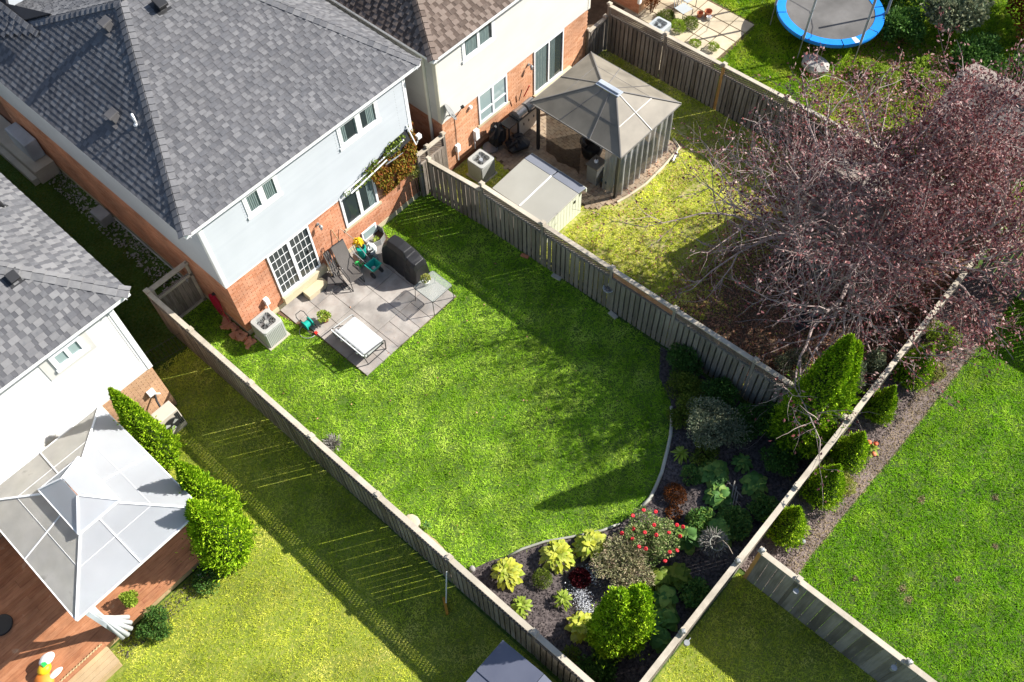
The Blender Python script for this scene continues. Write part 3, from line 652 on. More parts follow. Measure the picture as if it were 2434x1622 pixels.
def brick_wall(root, O, U, N, L_, z0, z1, holes, mat, bl=.235, bh=.0765, limit=300, seed=3, corner=.0):
    O = P3(*O); U = P3(*U); N = P3(*N); r = random.Random(seed); obs = []; z = z0; row = 0
    while z < z1-.02:
        h_ = min(bh, z1-z)-.009; u = -(bl/2 if row % 2 else 0)
        while u < L_:
            a, b = max(u, 0), min(u+bl-.009, L_); u += bl
            segs = [(a, b)]
            for (h0, h1, g0, g1) in holes:
                if z+h_ > g0+.01 and z < g1-.01:
                    ns = []
                    for (p, q) in segs:
                        if q <= h0 or p >= h1: ns.append((p, q))
                        else:
                            if p < h0: ns.append((p, h0))
                            if q > h1: ns.append((h1, q))
                    segs = ns
            for (p, q) in segs:
                if q-p < .03: continue
                c = O+U*(p+q)/2+P3(0, 0, z+h_/2)
                if in_view(c[None], 40)[0]: obs.append((c+N*(.004+r.uniform(-.0015, .002)), U*(q-p)/2, N*.008, P3(0, 0, h_/2), r.random()))
        z += bh; row += 1
    pieces('brick', obs, mat, root, limit)
def siding_wall(root, O, U, N, L_, z0, z1, holes, mat, e=.10):
    O = P3(*O); U = P3(*U); N = P3(*N); obs = []; z = z0
    while z < z1-.02:
        h_ = min(e, z1-z); segs = [(0, L_)]
        for (h0, h1, g0, g1) in holes:
            if z+h_ > g0+.01 and z < g1-.01:
                ns = []
                for (p, q) in segs:
                    if q <= h0 or p >= h1: ns.append((p, q))
                    else:
                        if p < h0: ns.append((p, h0))
                        if q > h1: ns.append((h1, q))
                segs = ns
        for (p, q) in segs:
            if q-p > .02: obs.append((O+U*(p+q)/2+N*.011+P3(0, 0, z+h_/2), U*(q-p)/2, N*.004, P3(0, 0, h_/2-.001)-N*.007, random.random()))
        z += e
    pieces('siding_board', obs, mat, root, 200)
def window(root, O, U, N, u0, u1, z0, z1, mull=1, curt=True, frm=.07, sill=True, glass=None, surround=.0, low_split=None, name='window', curt_sides=None):
    O = P3(*O); U = P3(*U); N = P3(*N); Z_ = P3(0, 0, 1)
    def bx(mb, a, b, c, d_, n0, n1, t=0.): mb.ob(O+U*(a+b)/2+Z_*(c+d_)/2+N*(n0+n1)/2, U*(b-a)/2, N*(n1-n0)/2, Z_*(d_-c)/2, t)
    mb = MB(); s = surround
    if s: 
        bx(mb, u0-s, u0, z0-s, z1+s, -.02, .035); bx(mb, u1, u1+s, z0-s, z1+s, -.02, .035); bx(mb, u0, u1, z1, z1+s, -.02, .035); bx(mb, u0, u1, z0-s, z0, -.02, .036)
    f = frm
    bx(mb, u0, u0+f, z0, z1, -.02, .042); bx(mb, u1-f, u1, z0, z1, -.02, .042); bx(mb, u0+f, u1-f, z1-f, z1, -.02, .042); bx(mb, u0+f, u1-f, z0, z0+f, -.02, .043)
    xs_ = [u0+f+(u1-u0-2*f)*k/(mull+1) for k in range(mull+2)]
    for q in xs_[1:-1]: bx(mb, q-f*.7, q+f*.7, z0+f, z1-f, -.02, .032)
    if low_split: bx(mb, u0+f, u1-f, low_split-f/2, low_split+f/2, -.02, .030)
    w_ = mb.build(name, m_trim, root)
    for a, b in zip(xs_[:-1], xs_[1:]):
        g = MB(); bx(g, a+.01, b-.01, z0+f-.01, z1-f+.01, .002, .006); g.build('pane', glass or m_glass, w_)
    if curt:
        mb = MB(); W_ = u1-u0
        for (a, b) in (curt_sides or [(0, .2), (.4, .48), (.72, .98)]):
            n = max(2, int((b-a)*W_/.05))
            for k in range(n):
                q = u0+W_*a+W_*(b-a)*(k+.5)/n; bx(mb, q-.02, q+.02, z0+f, z1-f, .007, .010+.0012*(k % 2), (k % 3)*.33)
        mb.build('curtain', m_curtain, w_)
    if sill:
        mb = MB(); bx(mb, u0-.08, u1+.08, z0-.10, z0-.0, -.02, .05); mb.build('sill', m_trim if sill is True else sill, w_)
    return w_
ZE = 5.31
X_, Y_, Z_A = P3(1, 0, 0), P3(0, 1, 0), P3(0, 0, 1)
# ---------------- middle house
H1 = thing('house', (3.5, 5, 0), 'middle brick house with white siding, dark grey roof and a gridded sliding door', 'house')
MB().box(0, 7.1, 0, 14, .0, 2.44).build('brick_backing', m_mortar, H1)
MB().box(-.02, 7.12, -.03, 14, 2.44, 5.28).build('upper_wall', m_siding, H1)
MB().box(-.012, 7.112, -.022, 13.9, -.05, .20).build('foundation', m_found, H1)
DOOR = (1.38, 2.9, .50, 2.42); WL = (4.12, 5.46, 1.12, 2.40); WLL = DOOR
brick_wall(H1, (0, 0, 0), X_, -Y_, 7.1, .22, 2.43, [DOOR[:2]+(.30, 2.45), (WL[0]-.02, WL[1]+.02, WL[2]-.1, 2.45)], m_brick, limit=300)
brick_wall(H1, (0, 0, 0), Y_, -X_, 12, .22, 2.43, [], m_brick, limit=0, seed=5)
WU1 = (1.40, 2.42, 4.20, 4.93); WU2 = (4.64, 6.02, 4.17, 4.93)
siding_wall(H1, (-.02, -.03, 0), X_, -Y_, 7.14, 2.45, 5.2, [(WU1[0], WU1[1]+.04, WU1[2]-.1, WU1[3]+.06), (WU2[0], WU2[1]+.04, WU2[2]-.1, WU2[3]+.06)], m_siding)
siding_wall(H1, (-.02, -.03, 0), Y_, -X_, 12, 2.45, 5.2, [], m_siding)
siding_wall(H1, (7.12, -.03, 0), Y_, X_, 6, 2.45, 5.2, [], m_siding_cream)
mb = MB()
for x in (-.03, 7.05): mb.box(x, x+.11, -.056, .02, 2.44, 5.2)
mb.box(-.045, -.02, -.05, .08, 2.44, 5.2); mb.box(-.03, 7.13, -.052, -.03, 2.425, 2.47); mb.build('corner_trim', m_trim, H1)
mb = MB()
for x, z0_ in ((6.72, 2.75), (1.28, 4.0), (4.48, 4.0)):
    for q in range(int((5.1-z0_)/.1)): mb.box(x, x+.007, -.0462, -.0442, z0_+.1*q+.02, z0_+.1*q+.065)
mb.build('siding_joint', m_metal_dk, H1, kind='stuff')
window(H1, (0, -.03, 0), X_, -Y_, *WU1, mull=1, surround=.05, sill=True, curt_sides=[(.08, .42), (.56, .95)])
window(H1, (0, -.03, 0), X_, -Y_, *WU2, mull=1, surround=.05, curt_sides=[(.05, .18), (.40, .47), (.72, .92)])
mb = MB()
for u in (1.91, 5.33): mb.box(u-.09, u+.09, -.075, -.03, 4.18, 4.95)
mb.build('window_post', m_trim, H1)
window(H1, (0, 0, 0), X_, -Y_, *WL, mull=1, surround=0, frm=.08, sill=m_found, curt_sides=[(.74, .93)])
# sliding door with grid
sd_ = MB(); a, b, c, d_ = DOOR
sd_.box(a, a+.06, -.05, .06, c, d_); sd_.box(b-.06, b, -.05, .06, c, d_); sd_.box(a+.06, b-.06, -.05, .06, d_-.05, d_); sd_.box(a+.06, b-.06, -.055, .06, c, c+.07); sd_.box((a+b)/2-.05, (a+b)/2+.05, -.045, .04, c+.07, d_-.05)
dr = sd_.build('sliding_door', m_trim, H1)
for (p, q, yy) in ((a+.06, (a+b)/2-.05, -.012), ((a+b)/2+.05, b-.06, -.022)):
    MB().box(p, q, yy+.003, yy+.008, c+.07, d_-.05).build('pane', m_glass, dr)
    g = MB()
    for k in range(1, 4 if yy < -.02 else 3+1): g.box(p+(q-p)*k/4-.008, p+(q-p)*k/4+.008, yy-.006, yy+.002, c+.07, d_-.05)
    for k in range(1, 5): zz = c+.07+(d_-c-.12)*k/5; g.box(p, q, yy-.008, yy+.002, zz-.008, zz+.008)
    g.build('glazing_bar', m_trim, dr)
MB().box((a+b)/2+.5, (a+b)/2+.53, -.055, -.03, 1.35, 1.5).build('handle', m_metal_dk, dr)
MB().box(a-.02, b+.12, -.16, .02, .22, .50).build('door_sill', m_found, H1)
# eaves
SR, SL, ST = .4, .728, .721
xa, xb, ya = -.45, 7.6, -.30
MB().prism([(xa+.02, ya+.02), (xb-.02, ya+.02), (xb-.02, 10.4), (7.11, 10.4), (7.11, -.02), (-.02, -.02), (-.02, 10.4), (xa+.02, 10.4)], ZE-.16, ZE-.13).build('soffit', m_trim, H1)
gutter(H1, (xa, ya, ZE), (xb, ya, ZE), (0, -1, 0)); gutter(H1, (xa, ya, ZE), (xa, 13, ZE), (-1, 0, 0)); gutter(H1, (xb, ya, ZE), (xb, 13, ZE), (1, 0, 0))
RZ = 2.2; Pk = P3(2.57, 5.20, ZE+RZ); Pr = P3(xb-RZ/ST, 5.20, ZE+RZ); FK = 2.38; yh = 5.20+RZ*FK; FS = 1/FK
zd = ZE-.01
dk = MB()
dk.poly([(xa, ya, zd), (xb, ya, zd), tuple(Pr-P3(0, 0, .01)), tuple(Pk-P3(0, 0, .01))]); dk.poly([(xa, ya, zd), tuple(Pk-P3(0, 0, .01)), (xa, yh, zd)])
dk.poly([(xb, ya, zd), (xb, yh, zd), tuple(Pr-P3(0, 0, .01))]); dk.poly([(xa, yh, zd), tuple(Pk-P3(0, 0, .01)), tuple(Pr-P3(0, 0, .01)), (xb, yh, zd)])
dk.build('roof_deck', m_roofdeck, H1)
cr_ = math.hypot(1, SR); sy = unit((0, 1, SR)); nR = unit((0, -SR, 1)); nL = unit((-SL, 0, 1)); nT = unit((ST, 0, 1)); nF = unit((0, .42, 1))
shingle_slope(H1, (0, ya-.02, ZE), X_, (0, 1, SR), lambda s: (xa+s*sy[2]/SL, xb-s*sy[2]/ST), RZ/sy[2], m_shing, m_shing_lo, 220, e=.125, seed=2)
sx = unit((1, 0, SL)); shingle_slope(H1, (xa-.02, 0, ZE), -Y_, (1, 0, SL), lambda s: (-(yh-s*sx[2]*FK), -(ya+s*sx[2]/SR)), RZ/sx[2], m_shing, m_shing_lo, 60, e=.15, even=True, seed=3)
st = unit((-1, 0, ST)); shingle_slope(H1, (xb+.02, 0, ZE), Y_, (-1, 0, ST), lambda s: (ya+s*st[2]/SR, min(6, yh-s*st[2]*FK)), RZ/st[2], m_shing, m_shing_lo, 20, seed=4)
sf = unit((0, -1, .42)); shingle_slope(H1, (0, yh+.02, ZE), -X_, (0, -1, .42), lambda s: (-(xb-s*sf[2]/ST), -(xa+s*sf[2]/SL)), RZ/sf[2], m_shing, m_shing_lo, 10, seed=6)
cap_line(H1, (xa, ya, ZE), Pk, nR, nL, m_shing); cap_line(H1, (xb, ya, ZE), Pr, nR, nT, m_shing); cap_line(H1, (xa, yh, ZE), Pk, nF, nL, m_shing)
# front wing slope rising beyond the far hip
w0 = P3(-.45, 10.45, ZE)+(Pk-P3(-.45, 10.45, ZE))*.62+P3(0, .05, .10)
dk = MB(); A_ = P3(-.45, 10.5, ZE+.1); sl_ = unit((1, 0, SL))
dk.slab([A_, w0, w0+P3(-.4, 1.8, -.35), w0+P3(.9, 4, .8), A_+P3(0, 5, 0)], .08); dk.build('wing_deck', m_roofdeck, H1)
shingle_slope(H1, (-.47, 0, ZE+.12), -Y_, (1, 0, SL), lambda s: (-15, -(10.5-s*.81*FK)), 1.7, m_shing, m_shing_lo, 10, seed=7)
# roof vents
def vent_part(root, c, N, U, mat, w_=.15, l_=.17, h_=.16):
    c = P3(*c); N = unit(N); U = unit(U); V2 = np.cross(N, U); mb = MB()
    mb.ob(c+N*.02, U*(w_+.07), V2*(l_+.07), N*.01); mb.ob(c+N*h_*.5, U*w_*.75, V2*l_*.75, N*h_*.5); mb.ob(c+N*h_, U*w_, V2*l_, N*.035)
    mb.build('roof_vent', mat, root, bevel=.012)
def zL(x): return ZE+SL*(x-xa)
def zR(y): return ZE+SR*(y-ya)
m_vent = M('brown_vent', [(.10,.095,.10),(.13,.125,.125)], .6, pick=0)
vent_part(H1, (.55, 3.45, zL(.55)-.05), (-.25, 0, 1), Y_, m_vent, .13, .15, .28); vent_part(H1, (2.0, 5.1, zL(2.0)-.05), (-.25, 0, 1), Y_, m_vent, .13, .15, .28)
vent_part(H1, (3.25, 4.55, zR(4.55)), nR, X_, m_metal_dk, .14, .16, .22)
mb = MB(); c = P3(.72, 2.75, zL(.72)); mb.cyl(c, c+P3(0, 0, .35), .035, n=10); mb.cyl(c+P3(0, 0, .0), c+P3(0, 0, .05), .09, .05, 12)
mb.tube([c+P3(0, 0, .33), c+P3(-.05, -.12, .42), c+P3(-.05, -.22, .38)], .02, 6); mb.build('vent_pipe', m_pvc, H1, smooth=True)
# ---------------- left house
H2 = thing('house', (-6.5, 5, 0), 'white sided house with pale grey roof at the left edge behind the white gazebo', 'house')
yl, xl = -.25, -2.83
MB().box(-14, xl, yl, 13, 0, 2.12).build('brick_backing', m_mortar_tan, H2)
MB().box(-14, xl+.02, yl-.03, 13, 2.12, 5.28).build('upper_wall', m_siding_w2, H2)
brick_wall(H2, (-9, yl, 0), X_, -Y_, 9+xl, .05, 2.11, [], m_brick_tan, limit=250, seed=8)
brick_wall(H2, (xl, yl, 0), Y_, X_, 5, .05, 2.11, [], m_brick_tan, limit=0, seed=9)
WB = (-4.54, -3.80, 4.30, 4.80)
siding_wall(H2, (-14, yl-.03, 0), X_, -Y_, 14+xl+.02, 2.13, 5.2, [(14+WB[0], 14+WB[1], WB[2]-.1, WB[3]+.05)], m_siding_w2)
siding_wall(H2, (xl+.02, yl-.03, 0), Y_, X_, 12, 2.13, 5.2, [], m_siding_w2)
MB().box(WB[0]-.30, WB[1]+.22, yl-.062, yl-.045, WB[2]-.24, 5.15).build('window_surround', m_siding_cream, H2)
window(H2, (0, yl-.066, 0), X_, -Y_, *WB, mull=1, surround=.05, glass=m_glass2, curt=False)
mb = MB(); mb.box(xl-.09, xl+.045, yl-.06, yl+.02, 2.12, 5.2); mb.box(xl+.02, xl+.045, yl-.05, yl+.09, 2.12, 5.2); mb.build('corner_trim', m_trim, H2)
MB().box(-2.99, -2.984, yl-.05, yl-.047, 2.6, 5.1).build('siding_joint', m_metal_dk, H2)
xe, ye = -2.33, -.64
MB().prism([(-14, ye+.02), (xe-.02, ye+.02), (xe-.02, 12), (xl+.01, 12), (xl+.01, yl-.02), (-14, yl-.02)], ZE-.16, ZE-.13).build('soffit', m_trim, H2)
gutter(H2, (-14, ye, ZE), (xe, ye, ZE), (0, -1, 0)); gutter(H2, (xe, ye, ZE), (xe, 13, ZE), (1, 0, 0))
S2, T2 = .5, .579; zt2 = 3.2
dk = MB(); pA = (xe-zt2/T2, ye+zt2/S2, zd+zt2)
dk.poly([(-18, ye, zd), (xe, ye, zd), pA, (-18, ye+zt2/S2, zd+zt2)]); dk.poly([(xe, ye, zd), (xe, 16, zd), (xe-zt2/T2, 16, zd+zt2), pA]); dk.build('roof_deck', m_roofdeck, H2)
m_sh2 = M('pale_grey_shingles', [(.12,.121,.13),(.165,.165,.17),(.19,.188,.192),(.215,.213,.216),(.18,.178,.182),(.15,.149,.156)], .95, 9, .25, .6, 220, big=.12)
sy2 = unit((0, 1, S2)); sx2 = unit((-1, 0, T2))
shingle_slope(H2, (0, ye-.02, ZE), X_, (0, 1, S2), lambda s: (-9, xe-s*sy2[2]/T2), zt2/sy2[2], m_sh2, m_shing_lo, 230, e=.15, seed=12)
shingle_slope(H2, (xe+.02, 0, ZE), Y_, (-1, 0, T2), lambda s: (ye+s*sx2[2]/S2, 9), 2.6/sx2[2], m_sh2, m_shing_lo, 60, e=.15, seed=13)
cap_line(H2, (xe, ye, ZE), pA, unit((0, -S2, 1)), unit((T2, 0, 1)), m_sh2, .17, .26)
vent_part(H2, (-3.95, .95, ZE+S2*(.95-ye)), (0, -S2, 1), X_, m_metal_dk, .12, .12, .14)
c = P3(-2.9, 3.5, ZE+T2*.57); mb = MB(); mb.cyl(c, c+P3(-.03, .0, .32), .045, n=12); mb.cyl(c-P3(0, 0, .03), c+P3(0, 0, .05), .11, .05, 12); mb.build('vent_pipe', m_metal_dk, H2, smooth=True)
vent_part(H2, (-2.98, 4.15, ZE+T2*.65), (T2, 0, 1), Y_, m_metal_dk, .13, .13, .12)
# ---------------- right house (brown roof)
H3 = thing('house', (12, 5, 0), 'cream sided house with brown shingle roof behind the taupe gazebo', 'house')
xn0, xn1 = 8.33, 15.4; yn = -.05
MB().box(xn0, xn1, yn, 13, 0, 2.30).build('brick_backing', m_mortar, H3)
MB().box(xn0-.02, xn1+.02, yn-.03, 13, 2.30, 5.28).build('upper_wall', m_siding_cream, H3)
ND = (12.6, 14.1, .45, 2.28); NW = (9.93, 11.28, 1.05, 2.28); NU = (9.44, 10.73, 4.05, 4.85)
m_brick2 = M('orange_brick', [(.50,.235,.12),(.57,.295,.17),(.62,.34,.205),(.54,.265,.145)], .9, 25, .3, .4, 120)
brick_wall(H3, (xn0, yn, 0), X_, -Y_, xn1-xn0, .2, 2.29, [(ND[0]-xn0, ND[1]-xn0, .2, 2.4), (NW[0]-xn0, NW[1]-xn0, NW[2]-.1, 2.4)], m_brick2, limit=220, seed=15)
brick_wall(H3, (xn0, yn, 0), Y_, -X_, 5, .2, 2.29, [], m_brick, limit=60, seed=16)
siding_wall(H3, (xn0-.02, yn-.03, 0), X_, -Y_, xn1-xn0+.04, 2.31, 5.2, [(NU[0]-xn0, NU[1]-xn0+.04, NU[2]-.1, NU[3]+.05)], m_siding_cream)
siding_wall(H3, (xn0-.02, yn-.03, 0), Y_, -X_, 9, 2.31, 5.2, [], m_siding_cream)
mb = MB()
for x in (xn0-.03, xn1-.06): mb.box(x, x+.11, yn-.056, yn+.02, 2.3, 5.2)
mb.box(xn0-.045, xn0-.02, yn-.05, yn+.09, 2.3, 5.2); mb.build('corner_trim', m_soffit, H3)
mb = MB()
for x, z0_ in ((9.22, 3.8), (13.9, 4.2)):
    for q in range(9): mb.box(x, x+.007, yn-.0462, yn-.0442, z0_+.1*q+.02, z0_+.1*q+.065)
mb.build('siding_joint', m_metal_dk, H3, kind='stuff')
window(H3, (0, yn-.03, 0), X_, -Y_, *NU, mull=1, surround=.05, curt_sides=[(.1, .45), (.5, .86)])
window(H3, (0, yn, 0), X_, -Y_, *NW, mull=1, frm=.06, glass=m_glass2, low_split=1.5, sill=m_found, curt=False)
nd = MB(); a, b, c, d_ = ND
nd.box(a, a+.05, yn-.05, yn+.05, c, d_); nd.box(b-.05, b, yn-.05, yn+.05, c, d_); nd.box(a+.05, b-.05, yn-.05, yn+.05, d_-.05, d_); nd.box(a+.05, b-.05, yn-.055, yn+.05, c, c+.06); nd.box((a+b)/2-.03, (a+b)/2+.03, yn-.045, yn+.04, c+.06, d_-.05)
dr = nd.build('sliding_door', m_trim, H3)
for p, q in ((a+.05, (a+b)/2-.03), ((a+b)/2+.03, b-.05)): MB().box(p, q, yn-.012, yn-.006, c+.06, d_-.05).build('pane', m_glass, dr)
mb = MB()
for k in range(12): mb.box(a+.10+k*.045, a+.13+k*.045, yn-.02, yn-.014, c+.1, d_-.1, (k % 3)*.3)
for k in range(6): mb.box(a+.85+k*.04, a+.87+k*.04, yn-.02, yn-.014, c+.1, d_-.1, (k % 3)*.3)
mb.build('curtain', m_curtain, dr)
MB().box(a-.05, b+.4, yn-.14, yn+.02, .2, .45).build('door_sill', m_found, H3)
MB().tube([(xn0-.07, .39, 5.15), (xn0-.07, .39, .1)], .05, 8).build('downspout', m_soffit, H3)
x3, y3 = 7.87, -.53
MB().prism([(x3+.02, y3+.02), (16, y3+.02), (16, yn-.02), (xn0-.02, yn-.02), (xn0-.02, 9), (x3+.02, 9)], ZE-.16, ZE-.13).build('soffit', m_soffit, H3)
gutter(H3, (x3, y3, ZE), (15.9, y3, ZE), (0, -1, 0)); gutter(H3, (x3, y3, ZE), (x3, 12, ZE), (-1, 0, 0), m_trim)
S3, T3 = .5, .79; z3 = 2.6; pA = (x3+z3/T3, y3+z3/S3, zd+z3)
dk = MB(); dk.poly([(x3, y3, zd), (15.9, y3, zd), (15.9-z3/T3, y3+z3/S3, zd+z3), pA]); dk.poly([(x3, y3, zd), pA, (x3+z3/T3, 13, zd+z3), (x3, 13, zd)]); dk.poly([(15.9, y3, zd), (15.9, 13, zd), (15.9-z3/T3, 13, zd+z3), (15.9-z3/T3, y3+z3/S3, zd+z3)]); dk.build('roof_deck', m_roofdeck, H3)
sy3 = unit((0, 1, S3)); sx3 = unit((1, 0, T3))
shingle_slope(H3, (0, y3-.02, ZE), X_, (0, 1, S3), lambda s: (x3+s*sy3[2]/T3, 15.9-s*sy3[2]/T3), z3/sy3[2], m_shing_br, m_shing_brl, 200, seed=22)
shingle_slope(H3, (x3-.02, 0, ZE), -Y_, (1, 0, T3), lambda s: (-9, -(y3+s*sx3[2]/S3)), z3/sx3[2], m_shing_br, m_shing_brl, 40, seed=23)
cap_line(H3, (x3, y3, ZE), pA, unit((0, -S3, 1)), unit((-T3, 0, 1)), m_shing_br, .15)
# ---------------- third house corner
H4 = thing('house', (20, 3, 0), 'tan brick house corner at the top edge beside the beige paved patio', 'house')
MB().box(18.62, 27, .05, 8, 0, 5).build('brick_backing', m_mortar_tan, H4)
brick_wall(H4, (18.62, .05, 0), X_, -Y_, 4, .1, 2.4, [], m_brick_tan, limit=60, seed=30); brick_wall(H4, (18.62, .05, 0), Y_, -X_, 3, .1, 2.4, [], m_brick, limit=40, seed=31)
# ================================================================== THINGS BY THE MIDDLE HOUSE
def rrect(cx, cy, wx, wy, r, n=5):
    out = []
    for (sx_, sy_, a0) in ((1, 1, 0), (-1, 1, 90), (-1, -1, 180), (1, -1, 270)):
        for k in range(n+1):
            a = math.radians(a0+90*k/n); out.append((cx+sx_*(wx-r)+r*math.cos(a), cy+sy_*(wy-r)+r*math.sin(a)))
    return out
def ac_unit(x, y, wx, wy, h, label, mat, z=0., rib=.055, pad=True, ring=.86, hub=None, rib_y=True):
    t = thing('air_conditioner', (x, y, z), label, 'air conditioner')
    mb = MB(); mb.prism(rrect(x, y, wx*.955, wy*.955, .05), z+.05, z+h-.17); mb.build('casing', mat, t)
    for s_ in (-1, 1):
        MB().box(x+s_*wx*.93-.01, x+s_*wx*.93+.01, y-wy*.93, y+wy*.93, z+h-.17, z+h-.06).build('rim', mat, t); MB().box(x-wx*.9, x+wx*.9, y+s_*wy*.93-.01, y+s_*wy*.93+.01, z+h-.17, z+h-.06).build('rim', mat, t)
    rb = []
    for s_ in (-1, 1):
        n = int(2*wy/rib)
        for k in range(n): rb.append((P3(x+s_*wx*.965, y-wy*.9+(k+.5)*1.8*wy/n, z+h*.47), P3(.010, 0, 0), P3(0, .9*wy/n*.72, 0), P3(0, 0, h*.40), .5))
        n = int(2*wx/rib)
        for k in range(n): rb.append((P3(x-wx*.9+(k+.5)*1.8*wx/n, y+s_*wy*.965, z+h*.47), P3(.9*wx/n*.72, 0, 0), P3(0, .010, 0), P3(0, 0, h*.40), .5))
    pieces('louvre', rb, mat, t)
    R = min(wx, wy)*ring; n = 28; mb = MB()   # top plate with a round opening
    V = []; F = []; rr = rrect(x, y, wx, wy, .09, 6); q = len(rr)
    for p in rr: V.append((p[0], p[1], z+h-.07))
    for p in rr: V.append((p[0], p[1], z+h-.015))
    for p in rr: V.append((x+(p[0]-x)*.96, y+(p[1]-y)*.96, z+h))
    for p in rr:
        a = math.atan2(p[1]-y, p[0]-x); V.append((x+R*math.cos(a), y+R*math.sin(a), z+h+.004))
    for p in rr:
        a = math.atan2(p[1]-y, p[0]-x); V.append((x+R*.99*math.cos(a), y+R*.99*math.sin(a), z+h-.14))
    for l in range(4):
        for k in range(q): F.append((l*q+k, l*q+(k+1) % q, (l+1)*q+(k+1) % q, (l+1)*q+k))
    mb.add(V, F); mb.build('top_cover', mat, t)
    mb = MB(); mb.cyl((x, y, z+h-.145), (x, y, z+h-.14), R*.99, n=24); fw = mb.build('fan_well', m_metal_dk, t)
    mb = MB()
    for k in range(3):
        a = k*2.094+.6; V = []
        for j, (r0, da, zz) in enumerate(((.2, -.25, -.11), (.2, .3, -.07), (.93, .55, -.06), (.93, -.45, -.12))): V.append((x+R*r0*math.cos(a+da), y+R*r0*math.sin(a+da), z+h+zz))
        mb.add(V, [(0, 1, 2, 3)])
    mb.build('fan_blade', m_fan, t); MB().cyl((x, y, z+h-.12), (x, y, z+h-.05), R*.22, n=16).build('fan_hub', hub or mat, t)
    mb = MB()
    for k in range(6): mb.tube([(x+R*(k+1)/6.5*math.cos(b*math.pi/12), y+R*(k+1)/6.5*math.sin(b*math.pi/12), z+h-.004) for b in range(24)], .0028, 4, closed=True)
    for k in range(8): a = k*math.pi/4; mb.cyl((x, y, z+h), (x+R*math.cos(a), y+R*math.sin(a), z+h), .003, n=4)
    mb.build('grille', mat, t)
    if pad: MB().box(x-wx*1.12, x+wx*1.12, y-wy*1.12, y+wy*1.12, z, z+.05).build('pad', m_conc, t, bevel=.01)
    return t
ac_unit(.42, -.53, .34, .34, .80, 'tall pale air conditioner with round top fan at the corner of the sunny patio wall', m_ac)
ac_unit(9.07, -.90, .33, .33, .75, 'square air conditioner with blue hub beside the orange wall near the lattice fence', m_ac, hub=m_gaz_tp)
ac_unit(18.33, -1.12, .32, .32, .42, 'low grey-blue air conditioner behind the lattice fence by the tan house', m_ac2, hub=m_ac2)
# heat pump of the left house
hp = thing('heat_pump', (-3.2, -.75, 0), 'slim beige heat pump with side fan against the tan brick wall', 'heat pump')
MB().box(-3.62, -3.02, -1.02, -.62, .06, .95).build('casing', m_acb, hp, bevel=.02)
MB().cyl((-3.37, -1.05, .55), (-3.37, -1.02, .55), .25, n=24).build('fan_well', m_metal_dk, hp)
mb = MB()
for k in range(3):
    a = k*2.09+.5; mb.add([(-3.37+.06*math.cos(a-.4), -1.052, .55+.06*math.sin(a-.4)), (-3.37+.06*math.cos(a+.5), -1.052, .55+.06*math.sin(a+.5)), (-3.37+.22*math.cos(a+.35), -1.062, .55+.22*math.sin(a+.35)), (-3.37+.22*math.cos(a-.35), -1.052, .55+.22*math.sin(a-.35))], [(0, 1, 2, 3)])
mb.build('fan_blade', m_ac, hp)
for j in range(3): MB().box(-3.17+.045*j, -3.14+.045*j, -1.03, -1.02, .30, .86).build('vent', m_metal_dk, hp)
mb = MB(); mb.tube([(-3.3, -.62, .8), (-3.25, -.45, 1.0), (-3.15, -.30, 1.15)], .03, 7); mb.build('pipe', m_black_pl, hp)
MB().box(-3.5, -3.05, -1.0, -.64, 0, .06).build('pad', m_conc, hp)
def wall_box(name, c, s_, mat, label, cat, pipe=None):
    t = thing(name, c, label, cat); MB().box(c[0]-s_[0], c[0]+s_[0], c[1]-s_[1], c[1]+s_[1], c[2]-s_[2], c[2]+s_[2]).build('body', mat, t, bevel=.01)
    if pipe: MB().tube(pipe, .02, 7).build('conduit', m_pvc, t)
    return t
wall_box('disconnect_box', (.86, -.08, .88), (.07, .07, .12), m_pvc, 'small white electrical box on the brick above the tall air conditioner', 'electrical box', [(.84, -.07, .8), (.82, -.10, .5), (.72, -.2, .35)])
wall_box('disconnect_box', (8.83, -.12, .88), (.08, .06, .14), m_pvc, 'white meter box low on the orange wall left of the blue-hubbed air conditioner', 'electrical box', [(8.83, -.10, .8), (8.83, -.09, .3)])
wall_box('disconnect_box', (9.68, -.14, .85), (.09, .07, .20), m_pvc, 'tall white utility box on the orange wall beside the covered barbecue', 'electrical box', [(9.62, -.1, .8), (9.6, -.12, .25)])
wall_box('disconnect_box', (-3.22, -.32, 1.28), (.10, .05, .10), m_pvc, 'white electrical box on tan brick above the slim heat pump', 'electrical box', [(-3.2, -.33, 1.2), (-3.05, -.36, 1.05)])
wall_box('disconnect_box', (18.52, -.02, .75), (.07, .05, .12), m_pvc, 'white box on the tan wall above the low grey-blue air conditioner', 'electrical box')
def lantern(c, label, mat=m_grey_metal):
    t = thing('wall_lantern', c, label, 'wall lamp'); x, y, z = c; mb = MB(); mb.cyl((x, y+.10, z), (x, y+.06, z), .05, n=10); mb.tube([(x, y+.06, z), (x, y-.02, z+.08), (x, y-.05, z+.03)], .012, 6); mb.build('bracket', mat, t)
    mb = MB(); mb.lathe((x, y-.05, z-.13), [(.035, 0), (.055, .13), (.06, .135), (.02, .18), (.005, .2)], 8); mb.build('lamp_head', mat, t)
lantern((3.22, -.11, 2.15), 'small bronze wall lamp on the red brick right of the sliding door')
lantern((12.32, -.17, 1.95), 'grey wall lantern on orange brick left of the curtained door')
# flood light / camera at corner
t = thing('security_light', (7.3, -.1, 2.5), 'white floodlight arm at the vine-covered house corner', 'floodlight'); MB().box(7.26, 7.42, -.13, .0, 2.44, 2.58).build('lamp_head', m_pvc, t, bevel=.01); MB().tube([(7.1, -.04, 2.36), (7.2, -.09, 2.33), (7.3, -.08, 2.45)], .025, 7).build('arm', m_pvc, t)
